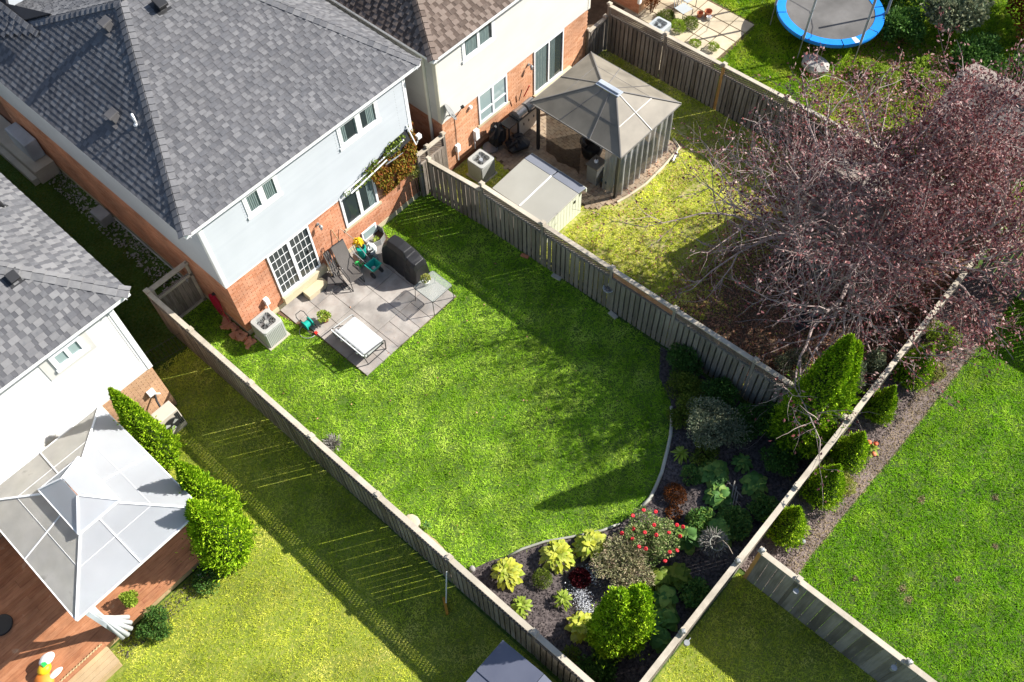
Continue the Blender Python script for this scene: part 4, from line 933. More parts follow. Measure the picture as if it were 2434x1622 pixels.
# door step
t = MB().box(1.98, 2.72, -.47, -.165, .03, .24).build('door_step', m_found, bevel=.01); tag(t, 'beige concrete step block in front of the gridded sliding door', 'step')
# window well with planter box
t = thing('window_well', (4.85, -.25, 0), 'white rimmed basement window well below the middle house window', 'window well')
mb = MB(); pts = [(4.52, -.02), (4.5, -.28), (4.6, -.46), (4.85, -.54), (5.1, -.46), (5.22, -.25), (5.2, -.02)]
for p, q in zip(pts[:-1], pts[1:]): mb.bar((p[0], p[1], .14), (q[0], q[1], .14), .02, .28)
mb.build('rim', m_grey_metal, t); MB().box(4.56, 5.16, -.05, -.022, .05, .45).build('window_frame', m_trim, t); MB().box(4.62, 5.10, -.058, -.052, .10, .40).build('pane', m_glass2, t)
rosette('plant', 4.85, -.33, .17, 16, m_hosta_g, 'small green plant growing inside the window well', L_=.10, W=.05, h=.14)
# covered barbecue
t = thing('covered_barbecue', (4.75, -1.75, 0), 'barbecue under a black cover at the lawn side of the patio', 'barbecue')
st_ = [(-1.02, .60, .70, 4.50, 4.98), (-1.10, .88, .88, 4.47, 5.0), (-1.30, 1.14, 1.15, 4.50, 4.98), (-1.5, 1.15, 1.15, 4.50, 5.0), (-1.75, 1.17, 1.16, 4.50, 4.99), (-2.00, 1.16, 1.13, 4.50, 5.0), (-2.08, .97, .97, 4.48, 5.02), (-2.3, .93, .95, 4.47, 5.02), (-2.44, .92, .90, 4.50, 5.0), (-2.50, .70, .70, 4.52, 4.98)]
V = []; F = []; rj = random.Random(4)
for i, (yy, za, zb_, xa_, xb_) in enumerate(st_):
    j = lambda s=.02: rj.uniform(-s, s)
    V += [(xa_-.06+j(), yy+j(), .06), (xa_-.03+j(.03), yy+j(), za*.45), (xa_+j(), yy, za*.86), (xa_+.09+j(.01), yy, za), (xb_-.09+j(.01), yy, zb_), (xb_+j(), yy, zb_*.86), (xb_+.03+j(.03), yy+j(), zb_*.45), (xb_+.06+j(), yy+j(), .06)]
for i in range(len(st_)-1):
    for k in range(7): F.append((i*8+k, i*8+k+1, i*8+k+9, i*8+k+8))
F += [tuple(range(8))[::-1], tuple(len(V)-8+k for k in range(8))]
MB().add(V, F).build('cover', m_black_pl, t, bevel=.02)
mb = MB(); mb.box(4.56, 4.60, -2.4, -2.36, 0, .1); mb.build('leg', m_metal_dk, t); MB().box(4.9, 4.94, -2.4, -2.36, 0, .1).build('leg', m_metal_dk, t)
# glass table
t = thing('glass_table', (4.48, -3.23, .03), 'square glass patio table with dark bent legs at the patio corner', 'table')
MB().prism(rrect(4.48, -3.24, .41, .41, .07), .705, .713).build('glass_top', m_tglass, t)
mb = MB(); rr = rrect(4.48, -3.24, .41, .41, .07); mb.tube([(p[0], p[1], .70) for p in rr], .010, 6, closed=True); mb.build('rim', m_metal_dk, t)
for sx_, sy_ in ((1, 1), (1, -1), (-1, 1), (-1, -1)):
    a = P3(4.48+.38*sx_, -3.24+.36*sy_, .69); MB().tube([(4.48+.1*sx_, -3.24+.36*sy_, .69), a+P3(-.04*sx_, 0, 0), a+P3(0, 0, -.05), (4.48+.42*sx_, -3.24+.40*sy_, .045), (4.48+.36*sx_, -3.24+.42*sy_, .04), (4.48+.08*sx_, -3.24+.42*sy_, .04)], .011, 6).build('leg', m_metal_dk, t)
def potted(x, y, z, r, h, potm, leafmat, n, label, pr_=.11, ph=.16, size=.06, dz=.0):
    t = thing('potted_plant', (x, y, z), label, 'potted plant')
    MB().lathe((x, y, z), [(pr_*.7, 0), (pr_, ph), (pr_*1.08, ph), (pr_*1.08, ph+.015), (pr_*.9, ph+.012), (pr_*.85, ph-.02)], 16).build('pot', potm, t, smooth=True)
    C_, d = blob_points(n, (x, y, z+ph+h*.45), (r, r, h*.5), int(x*37+99) % 50, inner=.25); foliage('foliage', C_, d, size, leafmat, t, .55)
    mb = MB()
    for k in range(6): a = k*1.05; mb.cyl((x, y, z+ph-.03), (x+r*.6*math.cos(a), y+r*.6*math.sin(a), z+ph+h*.6), .006, .003, 5)
    mb.build('stem', m_leaf_olive, t)
potted(4.40, -3.05, .714, .16, .30, m_pvc, m_leaf_yel, 420, 'yellow-green plant in a white pot standing on the glass table')
potted(1.80, -1.35, .03, .20, .26, m_terra, m_hosta_g, 420, 'round lime-green potted plant on the patio beside the teal hose reel', size=.07)
# white loveseat
t = thing('loveseat', (1.9, -2.75, .03), 'white cushioned garden loveseat with metal frame on the patio corner', 'garden seat')
fr_ = m_metal_dk; frl = m_grey_metal
for yy in (-2.06, -3.40):
    mb = MB(); mb.tube([(2.30, yy, .05), (2.33, yy, .46), (2.28, yy, .52), (1.60, yy, .60)], .017, 7); mb.tube([(2.30, yy, .05), (1.60, yy, .05), (1.52, yy, .60)], .017, 7); mb.build('arm_frame', fr_ if yy < -3 else frl, t)
MB().tube([(1.53, -2.06, .60), (1.50, -2.1, .64), (1.50, -3.36, .64), (1.53, -3.40, .60)], .018, 7).build('back_rail', m_trim, t)
MB().box(1.62, 2.30, -3.36, -2.10, .30, .33).build('seat_frame', fr_, t)
MB().prism(rrect(1.99, -2.73, .34, .62, .08), .33, .47).build('seat_cushion', m_mesh_w, t, bevel=.03)
mb = MB()
for k in range(6): mb.box(1.53, 1.545, -3.32+.215*k, -3.32+.215*k+.05, .50, .64)
mb.box(1.525, 1.55, -3.38, -2.08, .48, .51); mb.build('back_sling', frl, t)
MB().ob((1.62, -2.73, .47), P3(.045, 0, .01), P3(0, .62, 0), P3(-.02, 0, .14)).build('back_cushion', m_mesh_w, t, bevel=.03)
for yy in (-2.45, -3.1): MB().box(1.50, 1.56, yy-.03, yy+.03, .42, .47).build('tie', m_trim, t)
# dark sling chair and folded ones
t = thing('sling_chair', (3.3, -.8, .03), 'dark grey sling garden chair facing the lawn, tall back leaning to the brick wall', 'garden chair')
def sling(mb, a, b, c, d_, th=.006): mb.slab([a, b, c, d_], th)
for xx, dx in ((3.10, .0), (3.56, .0)):
    MB().tube([(xx-.04, -1.20, .05), (xx-.03, -1.16, .42), (xx+.10, -.45, .50), (xx+.20, -.15, 1.05)], .013, 6).build('side_frame', m_metal_dk, t)
    MB().tube([(xx-.03, -1.14, .44), (xx+.0, -1.1, .62), (xx+.10, -.60, .66), (xx+.13, -.45, .56)], .012, 6).build('armrest', m_metal_dk, t)
    MB().tube([(xx-.04, -1.20, .05), (xx+.02, -.55, .05), (xx+.12, -.45, .48)], .012, 6).build('leg', m_metal_dk, t)
MB().slab([(3.08, -1.16, .43), (3.54, -1.20, .43), (3.64, -.70, .43), (3.18, -.66, .43)], .008).build('seat', m_chair_f, t)
MB().slab([(3.18, -.68, .43), (3.64, -.72, .43), (3.80, -.18, 1.02), (3.34, -.14, 1.02)], .008).build('backrest', m_chair_f, t)
MB().cyl((3.34, -.14, 1.04), (3.80, -.18, 1.04), .016, n=8).build('head_rail', m_metal_dk, t)
for k in range(3):
    t = thing('folded_chair', (3.1-.07*k, -.45, .03), ['folded dark chair resting directly against the sling chair back', 'second folded dark chair stacked left of the sling chair', 'outermost folded dark chair of the leaning stack'][k], 'folded chair', 'folded chairs leaning by the brick wall')
    ox = -.075*(k+1)
    MB().slab([(3.10+ox, -.80, .12), (3.14+ox, -.80, .12), (3.30+ox, -.12, .98), (3.26+ox, -.12, .98)], .02).build('folded_sling', m_chair_f, t)
    MB().tube([(3.12+ox, -.95, .05), (3.14+ox, -.78, .12), (3.31+ox, -.10, 1.0)], .014, 6).build('side_frame', m_metal_dk, t)
    MB().tube([(3.08+ox, -.60, .05), (3.20+ox, -.5, .5), (3.36+ox, -.2, .9)], .012, 6).build('leg', m_metal_dk, t)
t = thing('footrest', (2.8, -.8, .03), 'low dark sling footrest with tube frame on the slabs beside the step', 'footrest')
MB().slab([(2.62, -.60, .34), (2.98, -.92, .34), (3.10, -.72, .36), (2.80, -.42, .36)], .008).build('seat', m_chair_f, t)
for a, b in (((2.52, -.42), (2.48, -.64)), ((3.0, -1.15), (3.1, -.9))): MB().tube([(a[0], a[1], .045), (b[0], b[1], .045)], .013, 6).build('foot_bar', m_metal_dk, t)
MB().tube([(2.50, -.55, .05), (2.62, -.60, .34), (2.98, -.92, .34), (3.02, -1.05, .05)], .012, 6).build('side_frame', m_metal_dk, t)
MB().tube([(2.48, -.64, .045), (3.0, -1.17, .045)], .012, 6).build('rail', m_metal_dk, t)
# seed spreader
t = thing('seed_spreader', (3.98, -1.15, .03), 'teal lawn spreader with square hopper and black wheels in front of folded chairs', 'spreader')
mb = MB(); V = []; 
for (h_, zz) in ((.10, .24), (.18, .46), (.20, .47), (.165, .465), (.09, .27)):
    for sx_, sy_ in ((1, 1), (-1, 1), (-1, -1), (1, -1)): V.append((3.98+sx_*h_, -1.18+sy_*h_*.92, zz))
F = [(3, 2, 1, 0)]
for l in range(4):
    for k in range(4): F.append((l*4+k, l*4+(k+1) % 4, l*4+4+(k+1) % 4, l*4+4+k))
F.append((16, 17, 18, 19)); mb.add(V, F).build('hopper', m_teal, t)
MB().lathe((3.97, -1.17, .28), [(.07, 0), (.06, .03), (.005, .05)], 14).build('fill', m_flower_w, t)
for xx in (3.82, 4.14): MB().cyl((xx-.025, -1.27, .14), (xx+.025, -1.27, .14), .11, n=16).build('wheel', m_metal_dk, t)
MB().tube([(3.9, -1.05, .35), (3.78, -.6, .75), (3.80, -.45, .80), (4.02, -.45, .80), (4.04, -.6, .74), (4.06, -1.02, .36)], .012, 6).build('handle', m_grey_metal, t)
t = thing('garden_cart', (4.1, -.55, .03), 'tall teal bin cart with silver handle behind the spreader', 'cart')
MB().lathe((4.12, -.50, .10), [(.10, 0), (.15, .35), (.16, .50), (.13, .50), (.12, .40)], 14).build('bin', m_teal, t)
MB().tube([(3.95, -.55, .08), (3.92, -.45, .65), (3.98, -.30, .74), (4.2, -.32, .74), (4.26, -.5, .64), (4.3, -.75, .1)], .013, 6).build('frame', m_grey_metal, t)
for xx in (4.0, 4.32): MB().cyl((xx-.02, -.74, .11), (xx+.02, -.74, .11), .08, n=14).build('wheel', m_metal_dk, t)
def crumple(name, c, rad, seed, mat, label, cat, n=220):
    r = np.random.default_rng(seed); mb = MB(); N = 14; V = []
    for i in range(N//2+1):
        for k in range(N):
            a = 2*math.pi*k/N; p = math.pi*i/(N//2); f = 1+r.uniform(-.22, .22); V.append((c[0]+rad[0]*f*math.sin(p)*math.cos(a), c[1]+rad[1]*f*math.sin(p)*math.sin(a), c[2]+rad[2]*(1+f*math.cos(p))))
    F = [(i*N+k, i*N+(k+1) % N, (i+1)*N+(k+1) % N, (i+1)*N+k)[::-1] for i in range(N//2) for k in range(N)]
    mb.add(V, F); return tag(mb.build(name, mat, None, loc=c), label, cat)
crumple('plastic_bag', (4.13, -.42, .62), (.15, .17, .14), 3, m_yellow, 'bright yellow crumpled bag on top of the teal cart', 'bag')
crumple('plastic_bag', (4.42, -.52, .03), (.17, .20, .20), 5, m_whitebag, 'large white crumpled bag between cart and window well', 'bag')
crumple('plastic_bag', (4.36, -.78, .03), (.09, .10, .09), 9, m_grey_metal, 'small grey bag at the foot of the white bag', 'bag')
t = thing('watering_can', (3.75, -.56, .03), 'green plastic watering can between the sling chair and the spreader', 'watering can')
MB().lathe((3.78, -.62, .03), [(.09, 0), (.10, .02), (.09, .20), (.06, .22)], 14).build('body', m_green_pl, t); MB().tube([(3.86, -.68, .08), (3.96, -.74, .22)], [.022, .012], 8).build('spout', m_green_pl, t); MB().tube([(3.70, -.58, .06), (3.64, -.52, .2), (3.72, -.58, .27), (3.80, -.62, .23)], .012, 6).build('handle', m_green_pl, t)
t = MB().lathe((3.62, -.74, .03), [(.08, 0), (.10, .20), (.105, .2), (.09, .19), (.08, .03)], 14).build('bucket', m_pvc, None, loc=(3.62, -.74, .03)); tag(t, 'small white bucket beside the green watering can', 'bucket')
t = thing('shovel', (2.95, -.25, .03), 'shovel with wooden shaft leaning on red brick left of the folded chairs', 'shovel')
MB().cyl((3.10, -.05, .98), (2.93, -.45, .30), .014, n=7).build('shaft', m_wood_tan, t); MB().tube([(3.05, -.03, 1.0), (3.08, -.0, 1.1), (3.16, -.04, 1.1), (3.14, -.07, .98)], .012, 6).build('grip', m_metal_dk, t); MB().slab([(2.84, -.45, .33), (3.02, -.49, .33), (2.96, -.62, .05), (2.86, -.58, .05)], .01).build('blade', m_metal_dk, t)
t = thing('broom_pole', (3.7, -.1, .03), 'long wooden pole leaning against brick behind the dark chair', 'pole'); MB().cyl((3.60, -.03, 1.55), (3.80, -.35, .1), .013, n=7).build('shaft', m_wood_tan, t)
t = thing('rake', (4.0, -.4, .03), 'rake handle crossing above the yellow bag', 'rake'); MB().cyl((3.88, -.04, 1.35), (4.30, -.62, .35), .011, n=7).build('shaft', m_twig, t); MB().box(4.2, 4.42, -.68, -.62, .28, .34).build('head', m_metal_dk, t)
# hose reel
t = thing('hose_reel', (1.32, -1.1, 0), 'teal hose reel cart with black handle on the grass beside the patio', 'hose reel')
for xx in (1.22, 1.44): MB().cyl((xx-.015, -1.12, .20), (xx+.015, -1.12, .20), .16, n=20).build('side_disc', m_teal, t)
MB().cyl((1.22, -1.12, .20), (1.44, -1.12, .20), .11, n=16).build('drum', m_teal, t)
MB().tube([(1.19, -1.42, .02), (1.19, -1.1, .22), (1.19, -.85, .42), (1.24, -.78, .45), (1.42, -.78, .45), (1.47, -.85, .42), (1.47, -1.1, .22), (1.47, -1.42, .02)], .013, 6).build('frame', m_metal_dk, t)
MB().tube([(1.2+.24*math.cos(a), -1.22+.26*math.sin(a), .03+.02*math.sin(a*2)) for a in np.linspace(0, 6.1, 22)], .011, 6).build('hose', m_grey_metal, t, smooth=True)
MB().box(1.28, 1.36, -1.5, -1.42, .02, .09).build('nozzle', m_redp, t)
# red hose on the shaded wall
t = thing('garden_hose', (-.06, 1.1, .8), 'bright crimson hose coiled on a hook on the shaded brick wall', 'hose')
for k in range(7):
    r1, r2 = .15+.02*k, .30+.035*k; MB().tube([(-.05-.012*k, 1.12+r1*math.sin(a)+random.uniform(-.01, .01), .78-.05*k*.6+r2*math.cos(a)) for a in np.linspace(0, 6.28, 20)[:-1]], .011, 5, closed=True).build('coil', m_red, t, smooth=True)
MB().tube([(-.08, .95, .6), (-.12, .85, .3), (-.14, .72, .10), (-.16, .9, .05)], .011, 5).build('coil', m_red, t); MB().box(-.10, 0, 1.08, 1.16, 1.05, 1.12).build('hook', m_metal_dk, t)
# brick pile
t = thing('brick_pile', (-.2, .4, 0), 'loose pile of spare red bricks on the grass along the shaded corner', 'brick pile')
bo = []
for k in range(52):
    a = random.uniform(-.5, .5)+(1.57 if random.random() < .4 else 0); yy = random.uniform(-.3, 1.0); xx = -.24+random.uniform(-.11, .13)+(.05 if yy < 0 else 0); lay = random.choice((0, 0, 1, 1, 2)) if -.1 < yy < .7 else random.choice((0, 0, 1))
    bo.append((P3(xx, yy, .035+.065*lay), P3(math.cos(a), math.sin(a), random.uniform(-.08, .08))*.105, P3(-math.sin(a), math.cos(a), 0)*.048, P3(0, 0, .03), random.random()))
pieces('brick', bo, m_brick, t)
# stepping stones, pots, plant along fences
for i, (x, y, sx_, sy_, rz) in enumerate([(7.50, -5.45, .07, .16, .1), (7.46, -4.2, .06, .13, .2), (7.54, -7.6, .07, .15, -.1)]):
    t = thing('concrete_block', (x, y, 0), ['grey concrete block at the fence foot, middle one of three', 'reddish concrete block at the fence foot nearest the houses', 'concrete block at the fence foot nearest the hanging basket'][i], 'concrete block', 'blocks at the foot of the right fence')
    MB().ob((x, y, .02), P3(math.cos(rz), math.sin(rz), 0)*sx_, P3(-math.sin(rz), math.cos(rz), 0)*sy_, P3(0, 0, .03)).build('block', m_conc if i != 1 else m_terra, t, bevel=.01)
for i, (x, y, sx_, sy_) in enumerate([(-.90, -7.7, .18, .24), (-.98, -8.5, .13, .5), (-.78, -9.72, .08, .08)]):
    C_ = MB().lathe((x, y, -.02), [(1, 0), (1.05, .04), (.9, .07 if i < 2 else .12), (.3, .08 if i < 2 else .15)], 11, sx=sx_, sy=sy_).build('stone', [m_paver, m_dry, m_rock][i], None, smooth=True, loc=(x, y, 0))
    tag(C_, ['flat beige stone at the left fence above the green sprig', 'worn sandy patch stone along the left fence', 'round pale stone beside the leftmost yellow hosta'][i], 'stone')
rosette('plant', -.74, -8.08, .12, 12, m_leaf_g, 'tiny green sprig beside the left fence below the beige stone', L_=.12, W=.05, h=.12)
t = thing('dried_plant', (-.78, -4.55, 0), 'grey dried spiky plant against the left fence', 'plant')
n = 500; d = rng.normal(0, 1, (n, 3)); d[:, 2] = np.abs(d[:, 2]); d /= np.linalg.norm(d, axis=1)[:, None]
foliage('foliage', P3(-.8, -4.55, .12)+d*rng.uniform(.05, .28, (n, 1)), d, .13, m_dryplant, t, .08, .3)
# hanging basket and fence lights
t = thing('hanging_basket', (7.66, -7.28, .9), 'white hanging basket on a chain against the right fence', 'hanging basket')
MB().lathe((7.62, -7.28, .86), [(.04, 0), (.12, .06), (.16, .16), (.17, .16), (.14, .14), (.05, .05)], 14).build('bowl', m_pvc, t, smooth=True); foliage('dry_plant', P3(7.62, -7.28, 1.02)+rng.normal(0, .06, (160, 3))*[1, 1, .4], rng.normal(0, 1, (160, 3)), .07, m_dryplant, t, .2)
MB().tube([(7.62, -7.28, 1.02), (7.66, -7.24, 1.45), (7.72, -7.22, 1.6)], .006, 5).build('chain', m_grey_metal, t)
for i, yy in enumerate((-3.72, -5.95)):
    t = thing('picture_hook', (7.62, yy, 1.2), ['small white square frame on the right fence nearer the houses', 'small white square frame on the right fence near the hanging basket'][i], 'fence ornament'); mb = MB()
    for a, b, c, d_ in ((-.05, -.03, -.05, .05), (.03, .05, -.05, .05), (-.03, .03, .03, .05), (-.03, .03, -.05, -.03)): mb.box(7.60, 7.612, yy+a, yy+b, 1.3+c, 1.3+d_)
    mb.build('frame', m_pvc, t)
def solar_light(x, y, z, label):
    t = thing('solar_light', (x, y, z), label, 'solar light'); MB().cyl((x, y, z-.12), (x, y, z+.02), .05, .07, n=14).build('lamp_body', m_grey_metal, t); MB().cyl((x, y, z+.02), (x, y, z+.035), .065, n=16).build('lamp_cap', m_grey_metal, t); MB().bar((x, y, z-.05), (x+.16, y, z-.05), .02).build('arm', m_grey_metal, t)
solar_light(3.40, -16.05, 1.72, 'round solar light on the grey plank fence nearer its new wood post'); solar_light(3.38, -18.55, 1.72, 'round solar light on the grey plank fence at the bottom right'); solar_light(.82, -14.88, 1.75, 'round solar light on the rear fence above the lit lawn corner')
for i, (x, y) in enumerate(((3.02, -14.68), (.9, -14.68), (3.6, -14.95), (3.6, -18.7))):
    t = MB().lathe((x, y, 1.99), [(.075, 0), (.075, .03), (.05, .06), (.0, .065)], 4).build('post_light', m_grey_metal, None, loc=(x, y, 1.99)); tag(t, ['grey pyramid post light where the two rear fences meet', 'grey pyramid post light above the round solar light', 'grey pyramid light on the new orange post', 'grey pyramid light on the far post of the plank fence'][i], 'post light')
# wall vine and awning remains
t = thing('climbing_vine', (6.3, -.05, 1.2), 'red and green climbing vine spreading over the brick above the window', 'vine')
def wallpts(n, poly, y0=-.06, dy=.10):
    xs_ = [p[0] for p in poly]; zs_ = [p[1] for p in poly]; x = rng.uniform(min(xs_), max(xs_), n); z = rng.uniform(min(zs_), max(zs_), n); k = in_poly(x, z, poly)
    return np.stack([x[k], y0-rng.random(k.sum())*dy, z[k]], 1)
Pv = wallpts(5200, [(5.15, 2.78), (7.1, 2.95), (7.16, 1.9), (6.9, 1.45), (6.4, 1.42), (6.0, 1.30), (5.62, 1.38), (5.5, 1.9), (5.35, 2.3)]); Pv = Pv[fbm(Pv[:, [0, 2, 1]], 6, 2) > -1.]
foliage('leaves', Pv, np.tile([.1, -.5, -.8], (len(Pv), 1)), .085, m_leaf_vine, t, .8, .7)
Pg = wallpts(1500, [(4.2, 2.60), (5.6, 3.05), (7.0, 3.2), (7.0, 2.85), (5.4, 2.66), (5.0, 2.4), (4.6, 2.45)], -.08, .16); Pg = Pg[fbm(Pg[:, [0, 2, 1]], 7, 8) > -.4]
foliage('green_leaves', Pg, np.tile([-.3, -.6, -.4], (len(Pg), 1)), .075, m_leaf_olive, t, .7, .7)
Pg = P3(6.97, -.12, 1.30)+rng.normal(0, .11, (160, 3))*[1, .6, 1]; foliage('green_leaves', Pg, np.tile([0, -.7, .2], (160, 1)), .08, m_leaf_yel, t, .7)
Pc = np.stack([7.14+rng.random(380)*.1, -.05+rng.random(380)*.35, rng.uniform(1.9, 3.2, 380)], 1); foliage('corner_leaves', Pc, np.tile([.6, -.3, -.5], (380, 1)), .08, m_leaf_vine, t, .8)
mb = MB()
for (a, b) in (((7.0, -.04, .1), (6.8, -.05, 1.6)), ((6.8, -.05, 1.6), (6.0, -.05, 2.0)), ((6.3, -.04, 1.0), (6.4, -.05, 1.9)), ((7.05, -.04, .05), (6.95, -.06, 1.3))): mb.tube([a, ((a[0]+b[0])/2+.05, -.05, (a[2]+b[2])/2), b], [.018, .013, .009], 6)
mb.build('stem', m_bark_d, t)
t = thing('awning', (5.8, -.2, 2.8), 'collapsed white awning frame tangled in the wall vine', 'awning')
for a, b in (((4.3, -.12, 2.62), (6.7, -.16, 2.93)), ((4.45, -.22, 2.55), (5.9, -.24, 2.78)), ((6.95, -.06, 3.25), (6.98, -.34, 2.62))): MB().cyl(a, b, .022, n=8).build('bar', m_pvc, t)
MB().slab([(6.15, -.30, 2.66), (6.45, -.34, 2.72), (6.05, -.20, 2.60), (5.85, -.20, 2.58)], .01).build('fabric_scrap', m_siding, t); MB().slab([(6.0, -.05, 3.0), (6.95, -.07, 3.12), (6.9, -.22, 2.80), (6.1, -.2, 2.7)], .02).build('shadow_gap_sheet', m_metal_dk, t)  # the dark sheet is added to stand for a shadowed gap
# satellite dish
t = thing('satellite_dish', (8.6, -.3, 2.7), 'grey satellite dish on the cream house corner above orange brick', 'satellite dish')
V = []; F = []; cc = P3(8.48, -.36, 2.86); ax_ = unit((.75, -.45, .5)); e1 = unit(np.cross(ax_, (0, 0, 1))); e2 = np.cross(e1, ax_)
for i in range(4):
    for k in range(18): a = k*math.pi/9; V.append(cc+(e1*math.cos(a)*.27+e2*math.sin(a)*.30)*(i+.02)/3-ax_*.06*(1-(i/3)**2))
F = [(i*18+k, i*18+(k+1) % 18, (i+1)*18+(k+1) % 18, (i+1)*18+k) for i in range(3) for k in range(18)]
o = MB().add(V, F).build('reflector', m_grey_metal, t, smooth=True); so = o.modifiers.new('s', 'SOLIDIFY'); so.thickness = .012
mb = MB(); mb.tube([(8.55, -.06, 2.45), (8.52, -.25, 2.6), tuple(cc-ax_*.06)], .02, 7); mb.build('mount', m_grey_metal, t)
mb = MB(); mb.cyl(tuple(cc-e2*.28), tuple(cc+ax_*.34-e2*.12), .012, n=6); mb.cyl(tuple(cc+e1*.2-e2*.1), tuple(cc+ax_*.34-e2*.12), .008, n=6); mb.build('feed_arm', m_metal_dk, t); MB().ob(cc+ax_*.36-e2*.11, e1*.04, e2*.03, ax_*.05).build('receiver', m_metal_dk, t)
t = wall_box('cable_box', (9.55, -.10, 2.10), (.05, .05, .05), m_pvc, 'tiny white cable box on orange brick right of the satellite dish', 'cable box'); MB().tube([(8.85, -.07, 2.4), (8.86, -.075, 1.5), (8.84, -.07, 1.0)], .008, 5).build('cable', m_metal_dk, t)
# push broom against the left fence
t = thing('push_broom', (-1.7, -9.7, 0), 'orange push broom with white handle leaning on the left fence', 'broom')
MB().cyl((-1.84, -9.85, .14), (-1.46, -9.62, 1.22), .017, n=8).build('handle', m_pvc, t); MB().ob((-1.90, -9.88, .09), unit((.55, .83, 0))*.21, unit((-.83, .55, 0))*.035, P3(0, 0, .05)).build('brush_head', m_broom, t)
# low blue-grey shed at the bottom
t = thing('shed', (-2.9, -12.9, 0), 'shade-darkened slate grey garden shed roof at the bottom edge beside the left fence', 'shed')
MB().box(-4.2, -1.95, -14.0, -11.95, 0, 1.85).build('wall', m_shedp, t)
m_shade_slate = M('shade_darkened_roof', [(.10,.11,.155),(.13,.14,.185)], .5, 2, .5, .1, 60, pick=.3, big=.08)  # grey roof darkened to navy, cedar shade put into the colour
MB().slab([(-4.35, -11.82, 1.9), (-1.86, -11.82, 1.9), (-1.86, -13.0, 2.25), (-4.35, -13.0, 2.25)], .04).build('roof_panel', m_shade_slate, t); MB().slab([(-4.35, -13.02, 2.25), (-1.86, -13.02, 2.25), (-1.86, -14.15, 1.9), (-4.35, -14.15, 1.9)], .04).build('roof_panel', m_shade_slate, t)
mb = MB()
for xx in (-3.5, -2.7): mb.bar((xx, -11.84, 1.915), (xx, -13.0, 2.265), .05, .02)
mb.build('roof_rib', m_shade_slate, t)
# black wire fence across the side passage
t = thing('wire_fence', (-2.0, 1.1, 0), 'low black wire fence across the shaded passage between the left houses', 'fence'); mb = MB()
for k in range(13): mb.cyl((-2.80+.11*k, 1.25-.02*k, 0), (-2.80+.11*k, 1.25-.02*k, .85), .006, n=5)
for zz in (.15, .8): mb.cyl((-2.82, 1.25, zz), (-1.46, 1.0, zz), .008, n=5)
mb.build('wire_panel', m_metal_dk, t, kind='stuff')
t = thing('side_landing', (-.5, 11, 0), 'pale concrete side landing along the brick wall at the left edge', 'landing'); MB().box(-.75, -.05, 9.8, 13.5, 0, .55).build('slab', m_conc, t); MB().box(-.95, -.76, 9.9, 13.5, 0, .25).build('step', m_conc, t); MB().box(-.5, -.06, 10.2, 11.4, .56, 1.3).build('bin', m_gaz_tp, t, bevel=.03)
t = thing('utility_box', (-.3, 6.95, 0), 'small pale grey utility unit at the foot of the shaded brick wall', 'utility box'); MB().box(-.48, -.08, 6.65, 7.25, .02, .38).build('casing', m_grey_metal, t, bevel=.02); mb = MB(); mb.tube([(-.06, 3.0, .12), (-.06, 5.0, .14), (-.07, 6.6, .2)], .03, 7); mb.build('pipe', m_grey_metal, t)
# ================================================================== TAUPE GAZEBO AND ITS YARD
def ring_roof(t, x0, x1, y0, y1, z0, a0, a1, b0, b1, z1, mats, name='roof_panel', seam=.5, gap=.008, ribm=None, ribw=.03, splits=(2, 1), th=.012):
    """hipped roof tier: outer rectangle at z0 to inner rectangle at z1, in separate panels"""
    outer = [P3(x0, y0, z0), P3(x1, y0, z0), P3(x1, y1, z0), P3(x0, y1, z0)]; inner = [P3(a0, b0, z1), P3(a1, b0, z1), P3(a1, b1, z1), P3(a0, b1, z1)]
    for k in range(4):
        A, B = outer[k], outer[(k+1) % 4]; D, C_ = inner[k], inner[(k+1) % 4]; n = splits[k % 2]; mt = mats[k]
        rows = [0, seam, 1] if seam else [0, 1]
        N = unit(np.cross(B-A, D-A)); N = N if N[2] > 0 else -N
        for r0, r1 in zip(rows[:-1], rows[1:]):
            for j in range(n+1):
                # split lines run from eave to the ridge piece
                fs = [0]+[(i+1)/(n+1) for i in range(n)]+[1]
                def pt(f, v):
                    return A+(B-A)*f+((D+(C_-D)*f)-(A+(B-A)*f))*v
                f0, f1 = fs[j], fs[j+1]; q = [pt(f0, r0), pt(f1, r0), pt(f1, r1), pt(f0, r1)]; c = sum(q)/4
                q = [p+(c-p)*gap/max(.2, np.linalg.norm(c-p)) for p in q]
                MB().slab([p+N*(.004 if r0 else 0) for p in q], th, random.random()).build(name, mt, t)
        if ribm:
            for i in range(n): f = (i+1)/(n+1); MB().bar(A+(B-A)*f+N*.012, D+(C_-D)*f+N*.012, ribw, .02, up=N).build('rib', ribm, t)
            if seam: MB().bar(A+(D-A)*seam+N*.006, B+(C_-B)*seam+N*.006, ribw*(.8 if name == 'roof_panel' else .25), .010, up=N).build('seam_rib', ribm, t)
            MB().bar(A+P3(0, 0, .015), D+P3(0, 0, .015), ribw*1.5, .03).build('hip_rib', ribm, t)
            MB().bar(A-P3(0, 0, .02), B-P3(0, 0, .02), .03, .05).build('eave_rail', ribm, t)
g = thing('gazebo', (12.45, -3.2, 0), 'taupe panel roof gazebo with dark posts and netting on the pavers', 'gazebo')
ring_roof(g, 10.94, 13.97, -5.0, -1.37, 2.10, 12.16, 12.42, -3.78, -3.0, 2.92, [m_gaz]*4, seam=.5, ribm=m_gaz_fr, ribw=.024, splits=(1, 2))
MB().box(12.15, 12.43, -3.84, -2.96, 2.93, 2.97).build('ridge_cap', m_gaz_tp, g, bevel=.015); MB().box(12.22, 12.36, -3.80, -3.0, 2.97, 3.02).build('ridge_cap', m_gaz_tp, g, bevel=.015)
